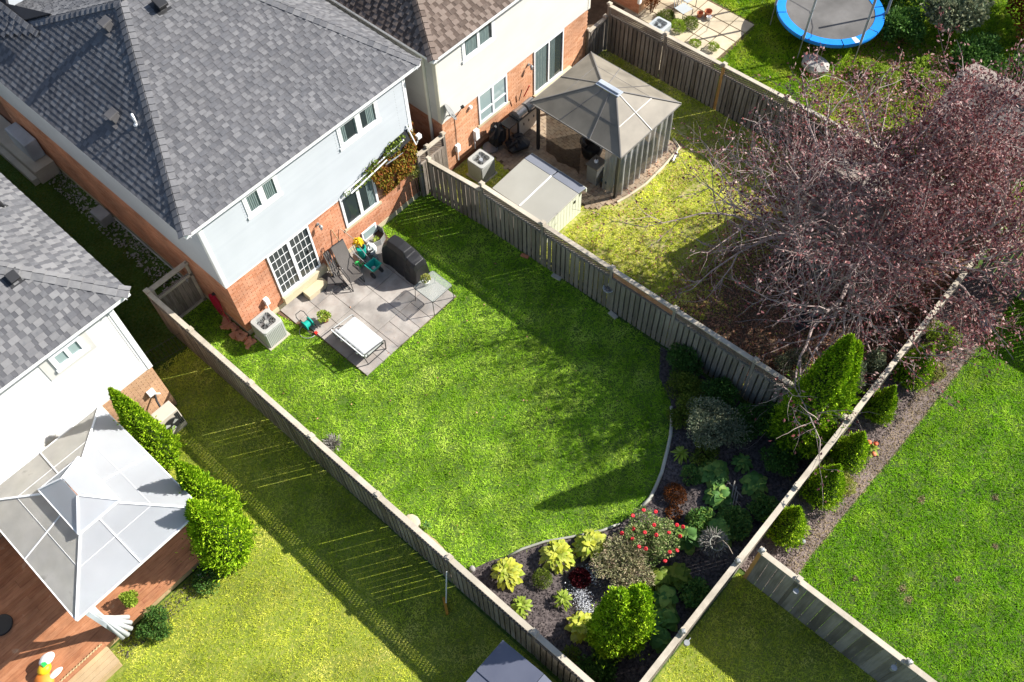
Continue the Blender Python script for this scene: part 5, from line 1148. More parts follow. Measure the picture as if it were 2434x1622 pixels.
for x in (11.12, 13.78):
    for y in (-4.82, -1.56): MB().box(x-.045, x+.045, y-.045, y+.045, 0, 2.08).build('post', m_metal_dk, g)
MB().box(11.10, 11.14, -4.8, -1.6, 1.98, 2.06).build('beam', m_metal_dk, g); MB().box(11.1, 13.8, -4.84, -4.80, 1.98, 2.06).build('beam', m_metal_dk, g)
MB().box(11.22, 11.26, -4.6, -4.56, 0, 2.0).build('post', m_metal_dk, g)
def drape(name, A, B, z0, z1, amp, n, mat, root, seed=0, layers=1, hem=0.):
    r = np.random.default_rng(seed); A = P3(*A, 0); B = P3(*B, 0); d = B-A; nn = unit((-d[1], d[0], 0)); mb = MB(); rows = 5
    V = []; ph = r.uniform(0, 6)
    for j in range(rows):
        for i in range(n+1):
            f = i/n; w_ = amp*math.sin(f*n*.9+ph)*(.4+.6*(1-j/(rows-1)))+r.uniform(-.01, .01); zz = z0+(z1-z0)*j/(rows-1)+(hem*math.sin(f*9+1) if j == 0 else 0); p = A+d*f+nn*w_; V.append((p[0], p[1], zz))
    F = [(j*(n+1)+i, j*(n+1)+i+1, (j+1)*(n+1)+i+1, (j+1)*(n+1)+i) for j in range(rows-1) for i in range(n)]
    b = len(mb.v); mb.v = [tuple(v) for v in V]; mb.f = F; mb.t = [random.random() for _ in F]
    return mb.build(name, mat, root, smooth=True)
drape('dark_net', (11.12, -1.9), (11.12, -3.35), .08, 1.98, .03, 22, m_net_dk, g, 1, hem=.08)
drape('grey_net', (11.2, -4.86), (13.8, -4.86), .05, 2.05, .07, 60, m_net_lt, g, 2)
drape('grey_net', (13.84, -4.8), (13.84, -3.0), .05, 2.05, .06, 40, m_net_lt, g, 3)
drape('grey_net', (11.12, -4.3), (11.12, -4.75), .05, 2.0, .05, 12, m_net_lt, g, 4)
pb = thing('paved_floor', (12, -3, 0), 'small tan pavers under and around the taupe gazebo', 'paving')
obs = []; pv = [(9.95, -.1), (9.75, -1.6), (10.1, -2.2), (10.2, -4.55), (10.6, -4.75), (11.1, -5.05), (12.2, -5.2), (14.3, -5.1), (14.3, -.1)]
MB().prism(pv, -.01, .012).build('sand_bed', m_soil_br, pb)
y = -.12; row = 0
m_pav = M('tan_paver', [(.30,.22,.15),(.38,.29,.20),(.33,.26,.19),(.27,.19,.13)], .9, 5, .5, .4, 80)
while y > -5.2:
    x = 9.7+(.115 if row % 2 else 0)
    while x < 14.3:
        if in_poly(np.array([x+.11]), np.array([y-.07]), pv)[0]: obs.append((P3(x+.11, y-.07, .018), P3(.108, 0, 0), P3(0, .066, 0), P3(0, 0, .012), random.random()))
        x += .23
    y -= .14; row += 1
pieces('paver', obs, m_pav, pb, 300)
ce = MB(); ce.tube([(11.0, -5.0, .03), (11.4, -5.1, .03), (12.2, -5.22, .03), (13.2, -5.2, .03), (14.2, -5.1, .03), (14.4, -4.7, .03)], .05, 6); tag(ce.build('stone_edge', m_paver), 'pale stone edging along the front of the gazebo floor', 'edging')
t = thing('counter_table', (11.3, -3.86, 0), 'grey counter cabinet inside the gazebo with a round jar on it', 'table'); MB().box(11.05, 11.58, -4.10, -3.62, .76, .80).build('top', m_gaz, t); MB().box(11.09, 11.54, -4.06, -3.66, .02, .76).build('cabinet', m_grey_metal, t)
t = thing('glass_jar', (11.3, -3.85, .8), 'round white jar lantern on the counter inside the gazebo', 'jar'); MB().lathe((11.3, -3.85, .80), [(.04, 0), (.07, .04), (.07, .10), (.04, .13)], 14).build('body', m_pvc, t, smooth=True); MB().cyl((11.3, -3.85, .93), (11.3, -3.85, 1.02), .012, n=6).build('stem', m_metal_dk, t)
t = thing('garden_sofa', (12.3, -4.2, 0), 'dark wicker sofa with navy cushions behind the gazebo netting', 'sofa'); MB().box(11.75, 13.4, -4.6, -3.9, .05, .38).build('base', m_metal_dk, t); MB().box(11.8, 12.55, -4.55, -3.95, .38, .50).build('seat_cushion', m_bluecush, t, bevel=.03); MB().box(12.6, 13.35, -4.55, -3.95, .38, .50).build('seat_cushion', m_bluecush, t, bevel=.03); MB().box(11.75, 13.4, -4.68, -4.58, .38, .8).build('backrest', m_metal_dk, t)
t = thing('garden_chair', (11.4, -4.5, 0), 'navy cushioned dark chair at the front corner post of the gazebo', 'chair'); MB().box(11.15, 11.62, -4.62, -4.18, .3, .42).build('seat_cushion', m_bluecush, t, bevel=.02)
for a, b in ((11.17, -4.6), (11.6, -4.6), (11.17, -4.2), (11.6, -4.2)): MB().box(a-.015, a+.015, b-.015, b+.015, .02, .3).build('leg', m_metal_dk, t)
MB().box(11.58, 11.64, -4.62, -4.18, .3, .8).build('backrest', m_metal_dk, t)
t = thing('dark_armchair', (12.3, -2.6, 0), 'black rounded armchair deep inside the gazebo', 'chair'); MB().lathe((12.1, -3.05, .02), [(.30, 0), (.36, .2), (.36, .42), (.30, .46), (.05, .44)], 18).build('seat', m_black_pl, t, smooth=True); MB().tube([(12.1+.33*math.cos(a), -3.05+.33*math.sin(a), .6) for a in np.linspace(-.6, 3.2, 10)], .09, 8).build('backrest', m_black_pl, t)
# neighbours' barbecue, covered grill, toys
t = thing('steel_barbecue', (11.2, -.7, 0), 'stainless barbecue with two hoods and beige cabinet doors by the orange wall', 'barbecue')
MB().box(11.05, 12.0, -.80, -.38, .1, .86).build('cabinet', m_acb, t); MB().box(10.55, 11.05, -.8, -.4, .82, .86).build('side_shelf', m_metal_dk, t); MB().box(11.0, 12.05, -.84, -.36, .86, .90).build('worktop', m_metal_dk, t)
for xx, mt_ in ((11.28, m_steel), (11.76, m_grey_metal)):
    mb = MB(); V = []; n = 9
    for s_ in (-.2, .2):
        for k in range(n): a = math.pi*k/(n-1); V.append((xx+s_, -.60+.20*math.cos(a), .90+.20*math.sin(a)))
    F = [(k, k+1, n+k+1, n+k) for k in range(n-1)]+[tuple(range(n)), tuple(range(n, 2*n))[::-1]]; mb.add(V, F).build('hood', mt_, t)
    MB().box(xx-.14, xx+.14, -.84, -.82, .95, .97).build('handle', m_steel, t)
for xx in (11.25, 11.5, 11.75): MB().box(xx, xx+.02, -.82, -.80, .5, .6).build('door_handle', m_metal_dk, t)
for xx in (10.58, 11.02): MB().box(xx-.02, xx+.02, -.78, -.74, 0, .82).build('leg', m_metal_dk, t)
crumple('grill_cover', (10.7, -1.0, 0), (.42, .35, .22), 12, m_black_pl, 'heap of black barbecue cover on the pavers beside the cream house', 'cover')
crumple('grill_cover', (10.35, -.45, 0), (.30, .25, .50), 14, m_black_pl, 'tall black covered bundle against the orange brick wall', 'cover')
t = MB().cyl((10.08, -.35, .04), (10.08, -.35, .10), .26, n=18).build('hose_ring', m_grey_metal, None, loc=(10.08, -.35, 0)); tag(t, 'flat grey coiled hose between the air conditioner and the black cover', 'hose')
t = thing('red_tools', (11.75, -.35, .9), 'red handled tools standing behind the steel barbecue', 'tools'); MB().cyl((11.95, -.2, .9), (12.1, -.32, 1.35), .02, n=6).build('handle', m_redp, t); MB().cyl((11.7, -.2, .9), (11.75, -.3, 1.4), .015, n=6).build('shaft', m_metal_dk, t)
t = thing('bicycle_parts', (13.7, -5.25, 0), 'small black and white scooter lying by the gazebo corner', 'scooter')
for k in range(2): MB().tube([(13.6+.28*k+.09*math.cos(a), -5.3+.1*k+.09*math.sin(a), .05) for a in np.linspace(0, 6, 12)], .015, 5, closed=True).build('wheel', m_metal_dk, t)
MB().slab([(13.55, -5.35, .1), (13.95, -5.22, .1), (13.97, -5.15, .1), (13.57, -5.28, .1)], .02).build('deck', m_pvc, t); MB().tube([(13.9, -5.18, .1), (14.15, -5.05, .25)], .014, 6).build('handlebar', m_metal_dk, t)
t = thing('leaning_screen', (8.35, -1.2, 0), 'old white framed screen leaning behind the lattice fence near the square air conditioner', 'screen')
MB().slab([(7.95, -.45, .6), (8.05, -.45, .62), (8.6, -1.9, .1), (8.5, -1.9, .08)], .02).build('pane', m_glass2, t)
for a, b in (((7.92, -.42, .62), (8.48, -1.92, .10)), ((8.08, -.42, .65), (8.64, -1.92, .12))): MB().cyl(a, b, .016, n=6).build('rail', m_wood_lt, t)
# storage shed
t = thing('storage_shed', (9.05, -3.35, 0), 'low beige plastic storage shed with slate rear lid strip beyond the right fence', 'storage shed')
MB().box(8.22, 9.93, -4.36, -2.38, 0, 1.10).build('wall', m_shedl, t)
pl_ = []
for k in range(12): pl_.append((P3(8.30+.142*k, -4.37, .55), P3(.064, 0, 0), P3(0, .010, 0), P3(0, 0, .52), random.random()*.3))
for k in range(13): pl_.append((P3(9.94, -4.28+.152*k, .50), P3(.010, 0, 0), P3(0, .068, 0), P3(0, 0, .48), random.random()*.3))
pieces('wall_panel', pl_, m_shedl, t)
for y0, y1 in ((-4.48, -3.42), (-3.38, -2.28)):
    MB().slab([(8.12, y0, 1.16), (9.62, y0, 1.26), (9.62, y1, 1.26), (8.12, y1, 1.16)], .05).build('lid', m_shedp, t, bevel=.012); MB().slab([(9.63, y0, 1.262), (10.0, y0, 1.20), (10.0, y1, 1.20), (9.63, y1, 1.262)], .05).build('rear_lid', m_shedd, t, bevel=.012)
MB().box(9.98, 10.02, -4.5, -2.26, 1.02, 1.18).build('eave_trim', m_shedl, t); MB().box(9.55, 9.62, -4.40, -4.385, .78, .88).build('latch', m_metal_dk, t)
mb = MB(); mb.bar((8.14, -3.40, 1.17), (9.62, -3.40, 1.272), .05, .015); mb.build('lid_seam', m_pvc, t)
# ================================================================== LEFT YARD: DECK AND WHITE CANOPY
dk_ = thing('wooden_deck', (-8, -2.5, 0), 'worn red-brown stained wooden deck under the white gazebo', 'deck')
obs = []; y = -.30
while y > -4.55:
    x = -14.
    while x < -4.72:
        L_ = random.choice((2.4, 3.0, 3.6)); x1_ = min(x+L_, -4.70); obs.append((P3((x+x1_)/2, y-.068, .435), P3((x1_-x)/2-.002, 0, 0), P3(0, .0665, 0), P3(0, 0, .013+random.uniform(0, .0015)), random.random())); x = x1_
    y -= .138
pieces('deck_board', obs, m_deck, dk_)
MB().box(-14, -4.74, -4.40, -.3, .02, .41).build('deck_frame', m_bark_d, dk_)
obs = [(P3(-9.4+0, -4.475, .40-.075*k+.0), P3(4.68, 0, 0), P3(0, .010, 0), P3(0, 0, .034), random.random()) for k in range(5)]+[(P3(-4.715, -2.4, .39-.15*k), P3(.011, 0, 0), P3(0, 2.1, 0), P3(0, 0, .07), random.random()) for k in range(3)]
pieces('skirt_board', obs, m_wood_tan, dk_)
obs = [(P3(-11, -4.56-.135*k, .26), P3(2.98, 0, 0), P3(0, .064, 0), P3(0, 0, .018), random.random()) for k in range(4)]
stp = thing('deck_steps', (-9, -4.9, 0), 'pale tan wooden step along the front of the brown deck', 'steps'); pieces('step_board', obs, m_wood_tan, stp); MB().box(-13.9, -8.06, -5.05, -4.52, .02, .24).build('riser', m_wood_tan, stp)
mb = MB()
for k in range(150): x = -8.05-.04*k; mb.cyl((x, -4.47+(.012 if k % 2 else -.012), .475), (x-.045, -4.47-(.012 if k % 2 else -.012), .475), .022, n=5)
tag(mb.build('rope', m_wood_tan), 'twisted tan rope laid along the deck edge above the step', 'rope')
wg = thing('canopy_gazebo', (-6.12, -2.5, .45), 'white two-tier canopy gazebo on the brown deck by the left house', 'gazebo')
ring_roof(wg, -7.86, -4.40, -4.66, -.52, 2.50, -6.52, -5.74, -3.2, -1.98, 3.0, [m_canopy, m_canopy, m_canopy_grime, m_canopy_grime], 'canopy_panel', seam=.55, gap=.004, ribm=m_trim, ribw=.030, splits=(1, 1), th=.006)
ring_roof(wg, -6.66, -5.56, -3.36, -1.74, 3.06, -6.125, -6.105, -2.76, -2.12, 3.36, [m_canopy]*4, 'cap_panel', seam=None, gap=.002, ribm=m_trim, ribw=.025, splits=(0, 0), th=.006)
for x in (-7.66, -4.6):
    for y in (-4.45, -.75):
        MB().box(x-.045, x+.045, y-.045, y+.045, .45, 2.46).build('post', m_gaz_tp, wg)
for a, b in (((-7.66, -4.45), (-4.6, -4.45)), ((-7.66, -.75), (-7.66, -4.45)), ((-4.6, -.75), (-4.6, -4.45))): MB().bar((a[0], a[1], 2.42), (b[0], b[1], 2.42), .04).build('beam', m_gaz_tp, wg)
# tied curtain bundle at the front post
for k, (ex, ey, ez) in enumerate([(-7.62, -4.75, .50), (-7.50, -4.78, .50), (-7.36, -4.72, .50), (-7.28, -4.60, .52), (-7.24, -4.46, .55)]):
    MB().tube([(-7.66+.05*k, -4.25+.05*k, 2.38), (-7.62+.02*k, -4.34, 1.7), (-7.60+.012*k, -4.36, 1.25), ((-7.60+ex)/2, (-4.36+ey)/2, .9), (ex, ey, ez)], [.05, .045, .028, .05, .062], 8, k*.2).build('curtain_fold', m_curt, wg, smooth=True)
MB().tube([(-7.60+.06*math.cos(a), -4.35+.06*math.sin(a), 1.25) for a in np.linspace(0, 6, 10)], .018, 6, closed=True).build('tie_back', m_canopy, wg)
t = MB().cyl((-9.40, -2.28, .452), (-9.40, -2.28, .52), .26, n=26).build('umbrella_base', m_black_pl, None, loc=(-9.4, -2.28, .45), bevel=.015); tag(t, 'round black umbrella base on the brown deck at the left edge', 'umbrella base')
tt = thing('toy_pile', (-9.35, -4.2, .45), 'bright orange, yellow and white inflatable toy on the deck near the step', 'toy')
for c, r, mt_ in (((-9.42, -4.25, .60), (.22, .26, .12), m_orange), ((-9.25, -4.05, .68), (.17, .15, .1), m_yellow), ((-9.08, -3.92, .72), (.20, .14, .1), m_pvc), ((-9.15, -4.30, .62), (.20, .08, .07), m_pvc)):
    mb = MB(); mb.lathe((c[0], c[1], c[2]-r[2]), [(.01, 0), (.7, .25*r[2]), (1., r[2]), (.75, 1.7*r[2]), (.01, 2*r[2])], 14, sx=r[0], sy=r[1]); mb.build('inflated_part', mt_, tt, smooth=True)
MB().box(-9.22, -9.12, -4.07, -3.95, .77, .80).build('inflated_part', m_green_pl, tt)
tl = thing('stake_light', (-5.45, -4.72, 0), 'small white stake light in the soil strip beside the end cedar', 'solar light'); MB().lathe((-5.45, -4.72, .02), [(.05, 0), (.07, .05), (.05, .15), (.01, .18)], 10).build('lamp_body', m_pvc, tl)
arborvitae(-4.05, -1.45, 4.0, .52, 13000, 'tallest slender cedar between the white gazebo and the slim heat pump', size=.085)
arborvitae(-4.12, -3.95, 3.6, .62, 13000, 'tall cedar nearest the fence, second in the row beside the white gazebo', size=.085)
arborvitae(-4.52, -4.75, 3.3, .74, 15000, 'fullest cedar at the front end of the row by the deck corner', size=.085)
shrub('shrub', -6.95, -4.98, .42, .62, 3200, .05, m_leaf_dkgreen, 'dark green rounded bush at the deck front beside the tied grey curtain')
shrub('shrub', -6.95, -4.22, .22, .42, 900, .06, m_leaf_lime, 'small round lime-green plant on the brown deck edge', z=.45, aspect=.6)
shrub('ground_plant', -5.4, -4.95, .40, .30, 900, .06, m_leaf_dkgreen, 'low dark ground plants in the soil strip beside the end cedar', cat='plant')
# ================================================================== GARDEN BED OF THE MIDDLE YARD
rosette('hosta', -.30, -10.47, .48, 84, m_hosta, 'leftmost large yellow hosta, against the left fence', L_=.17, W=.11, h=.32)
rosette('hosta', .86, -11.14, .54, 100, m_hosta, 'large yellow hosta, left one of the touching pair behind the edging', L_=.17, W=.11, h=.36)
rosette('hosta', 1.62, -11.62, .54, 100, m_hosta, 'large yellow hosta, right one of the touching pair beside the roses', L_=.18, W=.12, h=.36)
rosette('hosta', -.10, -12.70, .42, 60, m_hosta, 'yellow hosta half hidden behind the twin-topped cedar', L_=.20, W=.14, h=.30)
rosette('hosta', -.68, -11.30, .28, 42, m_hosta_g, 'small lime hosta close to the left fence', L_=.15, W=.075, h=.24)
rosette('hosta', .13, -11.95, .27, 46, m_hosta_g, 'small lime hosta alone in the middle of the dark mulch', L_=.15, W=.055, h=.24)
shrub('herb_plant', .16, -11.22, .27, .30, 1300, .05, m_leaf_olive, 'fine-leaved green herb mound above the small lime hosta', cat='plant', aspect=.3)
shrub('coral_bells', .80, -11.92, .27, .24, 700, .07, m_leaf_burg, 'dark burgundy leaved plant below the pair of yellow hostas', cat='plant', aspect=.8)
t = thing('white_flowers', (.45, -12.2, 0), 'drift of tiny white flowers beside the burgundy plant', 'flowers')
Pw = np.concatenate([np.stack([rng.normal(cx, .11, 420), rng.normal(cy, .13, 420), .03+rng.random(420)*.12], 1) for cx, cy in ((.55, -12.05), (.48, -12.3), (.35, -12.5), (1.08, -12.05))])
foliage('petals', Pw, np.tile([0, 0, .2], (len(Pw), 1)), .028, m_flower_w, t, .9, 1.5)
shrub('weigela_shrub', 1.70, -12.55, .74, .72, 5200, .085, m_leaf_varieg, 'large variegated cream and green shrub between hostas and cedar', aspect=.34, ry=.8)
def roses(t, C_, d):
    pts = [(2.25, -12.05), (2.75, -11.98), (3.2, -12.35), (2.55, -12.5), (3.3, -12.95), (2.95, -12.95), (2.2, -12.6), (2.3, -12.75), (3.1, -13.2), (2.6, -13.25), (2.35, -13.3), (2.75, -13.35), (2.85, -12.55), (2.5, -12.2), (3.05, -12.1), (2.28, -12.35), (2.7, -12.75), (3.35, -13.1)]
    m_ = MB().lathe((0, 0, 0), [(.01, -.02), (.045, 0), (.055, .03), (.03, .045), (.012, .03)], 8)
    me = None
    for i, (x, y) in enumerate(pts):
        zz = .62+.25*math.exp(-((x-2.8)**2+(y+12.65)**2)*3)+random.uniform(-.05, .05)
        if me is None: o = m_.build('rose', m_flower_r, t, smooth=True); me = o.data
        else: o = bpy.data.objects.new('rose', me); COL.objects.link(o); o.parent = t
        o.location = P3(x, y, zz)-rloc(t)+ (rloc(t) if False else 0); o.rotation_euler = (random.uniform(-.5, .5), random.uniform(-.5, .5), 0)
        if i == 0: # vertices of the first were stored relative to the plant
            for v in me.vertices: v.co += Vector(tuple(rloc(t)))
shrub('rose_bush', 2.78, -12.62, .74, .82, 4600, .065, leafm('rose_leaf', [(.12,.22,.05),(.22,.33,.09),(.38,.45,.18),(.45,.40,.22)], .25), 'rose bush covered in small red roses beside the pair of hostas', aspect=.55, extra=roses)
t = thing('twig_pile', (.2, -13, 0), 'dry pale stalks standing in the mulch behind the fence corner', 'dry stalks'); mb = MB()
for k in range(34):
    x, y = random.uniform(-.95, .35), random.uniform(-13.2, -12.35); mb.cyl((x, y, 0), (x+random.uniform(-.15, .15), y+random.uniform(-.15, .15), random.uniform(.2, .5)), .007, .003, 4)
mb.build('stalks', m_twig, t, kind='stuff')
shrub('ground_plant', -.75, -12.95, .22, .3, 420, .08, m_leaf_olive, 'straggly green plant at the fence below the small lime hosta', cat='plant', aspect=.3)
shrub('ground_plant', -.55, -13.6, .5, .45, 1600, .09, m_leaf_dkgreen, 'dark leafy clump in the shade between left fence and twin cedar', cat='plant', aspect=.7)
broad = [(2.12, -13.42, .30, 16, 'olive broad-leaved plant just right of the variegated shrub'), (1.80, -13.80, .32, 18, 'broad-leaved plant in the middle of the leafy row by the rear fence'), (1.40, -14.10, .30, 16, 'lowest but one of the broad-leaved plants, right of the twin cedar'), (.92, -14.30, .28, 14, 'last shaded broad-leaved plant at the foot of the twin cedar'), (2.45, -13.68, .30, 18, 'pale broad-leaved plant with long leaves under the rose bush'), (3.42, -13.30, .36, 22, 'dark broad-leaved plant right of the rose bush'), (4.05, -13.80, .42, 30, 'bluish broad-leaved plant close to the rear fence')]
for x, y, r, n, lb in broad: rosette('broad_leaf_plant', x, y, r, n, m_leaf_g if x != 2.12 and x != 2.45 else m_leaf_olive, lb, L_=.27, W=.24, h=.34, lift=.5, ruffle=.08, group=None)
shrub('shrub', 7.35, -10.25, .62, .85, 4000, .065, m_leaf_dkgreen, 'dark green shrub against the fence at the top of the garden bed')
shrub('shrub', 6.78, -10.85, .70, .75, 4600, .065, m_leaf_olive, 'olive green shrub beside the end of the log edging')
shrub('shrub', 7.3, -11.6, .60, .8, 3000, .07, m_leaf_dkgreen, 'shaded green shrub by the fence behind the silvery shrub')
shrub('silver_shrub', 6.25, -12.0, .85, 1.15, 6200, .062, m_leaf_silver, 'large silvery variegated shrub in the shaded garden bed', aspect=.6)
rosette('hosta', 5.18, -11.78, .24, 34, m_hosta_g, 'small green and cream hosta near the log edging', L_=.16, W=.06, h=.2)
rosette('hosta', 6.05, -13.15, .30, 34, m_leaf_g, 'shaded hosta with pale rims below the silvery shrub', L_=.17, W=.10, h=.22)
rosette('broad_leaf_plant', 5.30, -12.75, .50, 52, m_leaf_g, 'wide patch of dark broad leaves behind the rusty mound', L_=.22, W=.19, h=.3, lift=.45, ruffle=.08)
rosette('broad_leaf_plant', 4.85, -13.25, .42, 36, m_leaf_g, 'dark broad leaves beside the fallen wooden trellis', L_=.22, W=.19, h=.26, lift=.45, ruffle=.08)
rosette('broad_leaf_plant', 5.75, -13.75, .40, 34, m_leaf_g, 'dark broad leaves nearest the rear fence below the big cedar', L_=.2, W=.17, h=.26, lift=.45, ruffle=.08)
for i, (x, y, r, h, n, mt_, sz_, lb) in enumerate([(6.9, -12.6, .6, .7, 2600, m_leaf_dkgreen, .08, 'dark shrub filling the shade between silvery shrub and largest cedar'), (6.6, -13.9, .55, .6, 2200, m_leaf_dkgreen, .08, 'shaded dark bush at the rear fence below the largest cedar'), (4.5, -13.95, .5, .35, 1500, m_leaf_g, .09, 'low green plants at the rear fence beside the iron hook planter'), (3.9, -13.35, .42, .4, 1300, m_leaf_g, .09, 'bushy green plant between rose bush and trellis'), (5.6, -12.3, .42, .4, 1300, m_leaf_olive, .07, 'olive undergrowth at the foot of the silvery shrub'), (6.1, -11.15, .4, .4, 1300, m_leaf_olive, .07, 'ferny olive plant overhanging the log edging'), (7.35, -12.9, .5, .9, 2400, m_leaf_dkgreen, .08, 'dark bush against the fence just before the largest cedar'), (4.9, -12.35, .3, .2, 600, m_leaf_g, .07, 'small dark seedlings beside the rusty mound'), (2.3, -14.2, .45, .4, 1400, m_leaf_g, .09, 'green undergrowth at the rear fence below the pale broad leaves'), (5.3, -14.25, .4, .4, 1200, m_leaf_g, .09, 'green undergrowth between trellis and rear fence'), (1.6, -13.2, .3, .3, 800, m_leaf_olive, .08, 'low olive leaves between twin cedar and variegated shrub')]):
    shrub('undergrowth', x, y, r, h, n, sz_, mt_, lb, aspect=.6)
shrub('sedum_plant', 4.15, -12.38, .34, .36, 1500, .05, m_leaf_rust, 'rusty brown mound plant in the dark mulch', cat='plant', aspect=.4)
shrub('ground_plant', 3.75, -12.62, .22, .12, 260, .06, m_leaf_rust, 'scatter of coral leaves below the rusty mound', cat='plant')
t = thing('trellis', (5, -13.6, 0), 'fallen grey wooden trellis lying on the mulch near the rear fence', 'trellis'); mb = MB()
for k in range(3): mb.bar((4.4+.12*k, -13.95+.22*k*.6, .10+.03*k), (5.25+.1*k, -13.55+.2*k*.6, .22), .03, .02)
for k in range(3): mb.bar((4.75+.25*k, -13.95+.12*k, .12), (4.95+.2*k, -13.35+.1*k, .16), .03, .02)
mb.build('slat', m_dryplant, t)
t = thing('wire_planter', (3.42, -14.0, 0), 'hanging ring planter on an iron hook before the rear fence post', 'planter')
MB().tube([(3.42+.17*math.cos(a), -14.0+.17*math.sin(a), 1.05+.05*math.sin(a)) for a in np.linspace(0, 6, 20)], .014, 6, closed=True).build('ring', m_edging, t); MB().tube([(3.18, -14.5, 1.7), (3.25, -14.3, 1.78), (3.35, -14.1, 1.6), (3.40, -14.0, 1.1)], .009, 5).build('hook', m_twig, t)
n = 900; d = rng.normal(0, 1, (n, 3)); d[:, 2] *= .6; d /= np.linalg.norm(d, axis=1)[:, None]; foliage('dried_foliage', P3(3.45, -13.92, .92)+d*rng.uniform(.05, .36, (n, 1)), d, .12, m_dryplant, t, .07, .4)
# big and small cedars
arborvitae(7.60, -13.80, 5.3, .76, 30000, 'largest cedar, tall and dense, rising over the rear fence', tips=((0, 0, 1.), (.34, -.16, .90)), size=.09, pw=.6)
arborvitae(.22, -13.52, 4.1, .50, 24000, 'cedar with two blunt tops at the bottom corner of the garden bed', tips=((-.17, .12, 1.), (.20, -.14, .98)), size=.08, pw=.36, base=.2)
for i, (x, y, h, r) in enumerate([(5.16, -15.02, 1.75, .54), (6.66, -15.16, 1.9, .60), (7.98, -15.14, 1.65, .54), (9.70, -15.05, 1.6, .46), (11.30, -15.16, 1.85, .58)]):
    arborvitae(x, y, h, r, 6500, ['small cone cedar nearest the junction of the two fences', 'second small cone cedar along the bark strip, beside a yellow shrub', 'middle small cone cedar, beside the coral flowers', 'small cone cedar standing right behind the olive bush', 'farthest small cone cedar near the plum tree'][i], size=.06, group='small cone cedars along the bark mulch strip', name='cone_cedar', pw=.85, base=.18)
shrub('golden_shrub', 7.15, -15.50, .42, .42, 1500, .055, m_leaf_yel, 'bright golden-yellow low shrub beside the second small cone cedar', ry=.32)
shrub('golden_shrub', 7.35, -14.85, .35, .5, 1000, .055, m_leaf_yel, 'golden twigs at the fence behind the second small cone cedar', ry=.25)
shrub('golden_shrub', 12.1, -15.15, .50, .5, 1600, .06, m_leaf_yel, 'pale golden shrub around the farthest small cone cedar', ry=.4)
shrub('golden_shrub', 11.85, -15.62, .35, .35, 900, .06, m_leaf_yel, 'pale golden shrub at the edge of the bark near the shaded lawn', ry=.3)
shrub('ground_plant', 13.0, -15.2, .55, .6, 1500, .08, m_leaf_lime, 'bright green bush at the far end of the bark strip', cat='shrub')
def flowers_o(t):
    for x, y in ((8.62, -15.35), (8.40, -15.62), (8.7, -15.5)):
        MB().lathe((x, y, .34), [(.01, 0), (.06, .03), (.07, .06), (.01, .09)], 9).build('blossom', m_flower_o, t, smooth=True)
rosette('flower_plant', 8.60, -15.50, .22, 26, m_hosta_g, 'green plant with coral flowers beside the middle cone cedar', L_=.12, W=.07, h=.28, flowers=flowers_o)
rosette('flower_plant', 5.52, -15.38, .20, 30, m_hosta_g, 'pale green plant with one pink flower beside the nearest cone cedar', L_=.11, W=.05, h=.28, flowers=lambda t: MB().lathe((5.62, -15.15, .33), [(.01, 0), (.04, .02), (.05, .04), (.01, .06)], 8).build('blossom', m_flower_o, t))
t = thing('garden_lamp', (5.25, -15.52, 0), 'small grey garden lamp at the edge of the bark by the nearest cone cedar', 'garden light'); MB().lathe((5.25, -15.52, .0), [(.03, 0), (.03, .12), (.07, .14), (.07, .18), (.02, .22)], 12).build('lamp_body', m_grey_metal, t)
shrub('olive_bush', 9.15, -14.10, .62, 2.15, 6500, .075, m_leaf_silver, 'pale olive bush overhanging the rear fence beside the largest cedar', ry=.5)
shrub('olive_bush', 10.1, -14.25, .45, 1.9, 3200, .075, m_leaf_silver, 'sparser pale olive bush next to the rear fence, nearer the plum tree', ry=.4)
shrub('silver_bush', 9.35, -12.65, .55, .6, 2600, .06, m_leaf_silver, 'low silver-green bush on the leaf litter beside the lattice fence corner')
# ================================================================== PLUM TREE, SHEDS
def gable_shed(x0, x1, y0, y1, zw, xr, zr, label, matr, matw, ov=.2, s=11):
    t = thing('garden_shed', ((x0+x1)/2, (y0+y1)/2, 0), label, 'shed')
    mb = MB(); mb.box(x0, x1, y0, y1, 0, zw); mb.build('wall', matw, t)
    mb = MB()
    for yy in (y0, y1): mb.slab([(x0, yy, zw), (x1, yy, zw), (xr, yy, zr-.05)], .02)
    mb.build('gable', matw, t)
    obs = [(P3(x0-.01, y0+.1+.16*k, zw/2), P3(.012, 0, 0), P3(0, .075, 0), P3(0, 0, zw/2), random.random()) for k in range(int((y1-y0-.1)/.16))]; pieces('wall_board', obs, matw, t, 60)
    for sg in (-1, 1):
        xe_ = x0-ov if sg < 0 else x1+ov; ze_ = zw-.05; sl_ = abs(zr-ze_)/abs(xr-xe_); Sd = unit((-sg, 0, sl_)); L_ = math.hypot(xr-xe_, zr-ze_)
        MB().slab([(xe_, y0-.2, ze_-.02), (xr, y0-.2, zr-.02), (xr, y1+.2, zr-.02), (xe_, y1+.2, ze_-.02)], .03).build('roof_deck', m_bark_d, t)
        shingle_slope(t, (xe_, 0, ze_), Y_ if sg > 0 else -Y_, (-sg, 0, sl_), (lambda s_: (y0-.2, y1+.2)) if sg > 0 else (lambda s_: (-(y1+.2), -(y0-.2))), L_, matr, matr, 120, e=.14, seed=s+sg)
    cap_line(t, (xr, y0-.2, zr), (xr, y1+.2, zr), unit((-sl_, 0, 1)), unit((sl_, 0, 1)), matr)
    return t
gable_shed(12.6, 15.2, -13.6, -9.9, 2.1, 13.75, 2.95, 'weathered shed with shingled gable roof hidden beneath the plum tree', m_shing_w, m_wood)
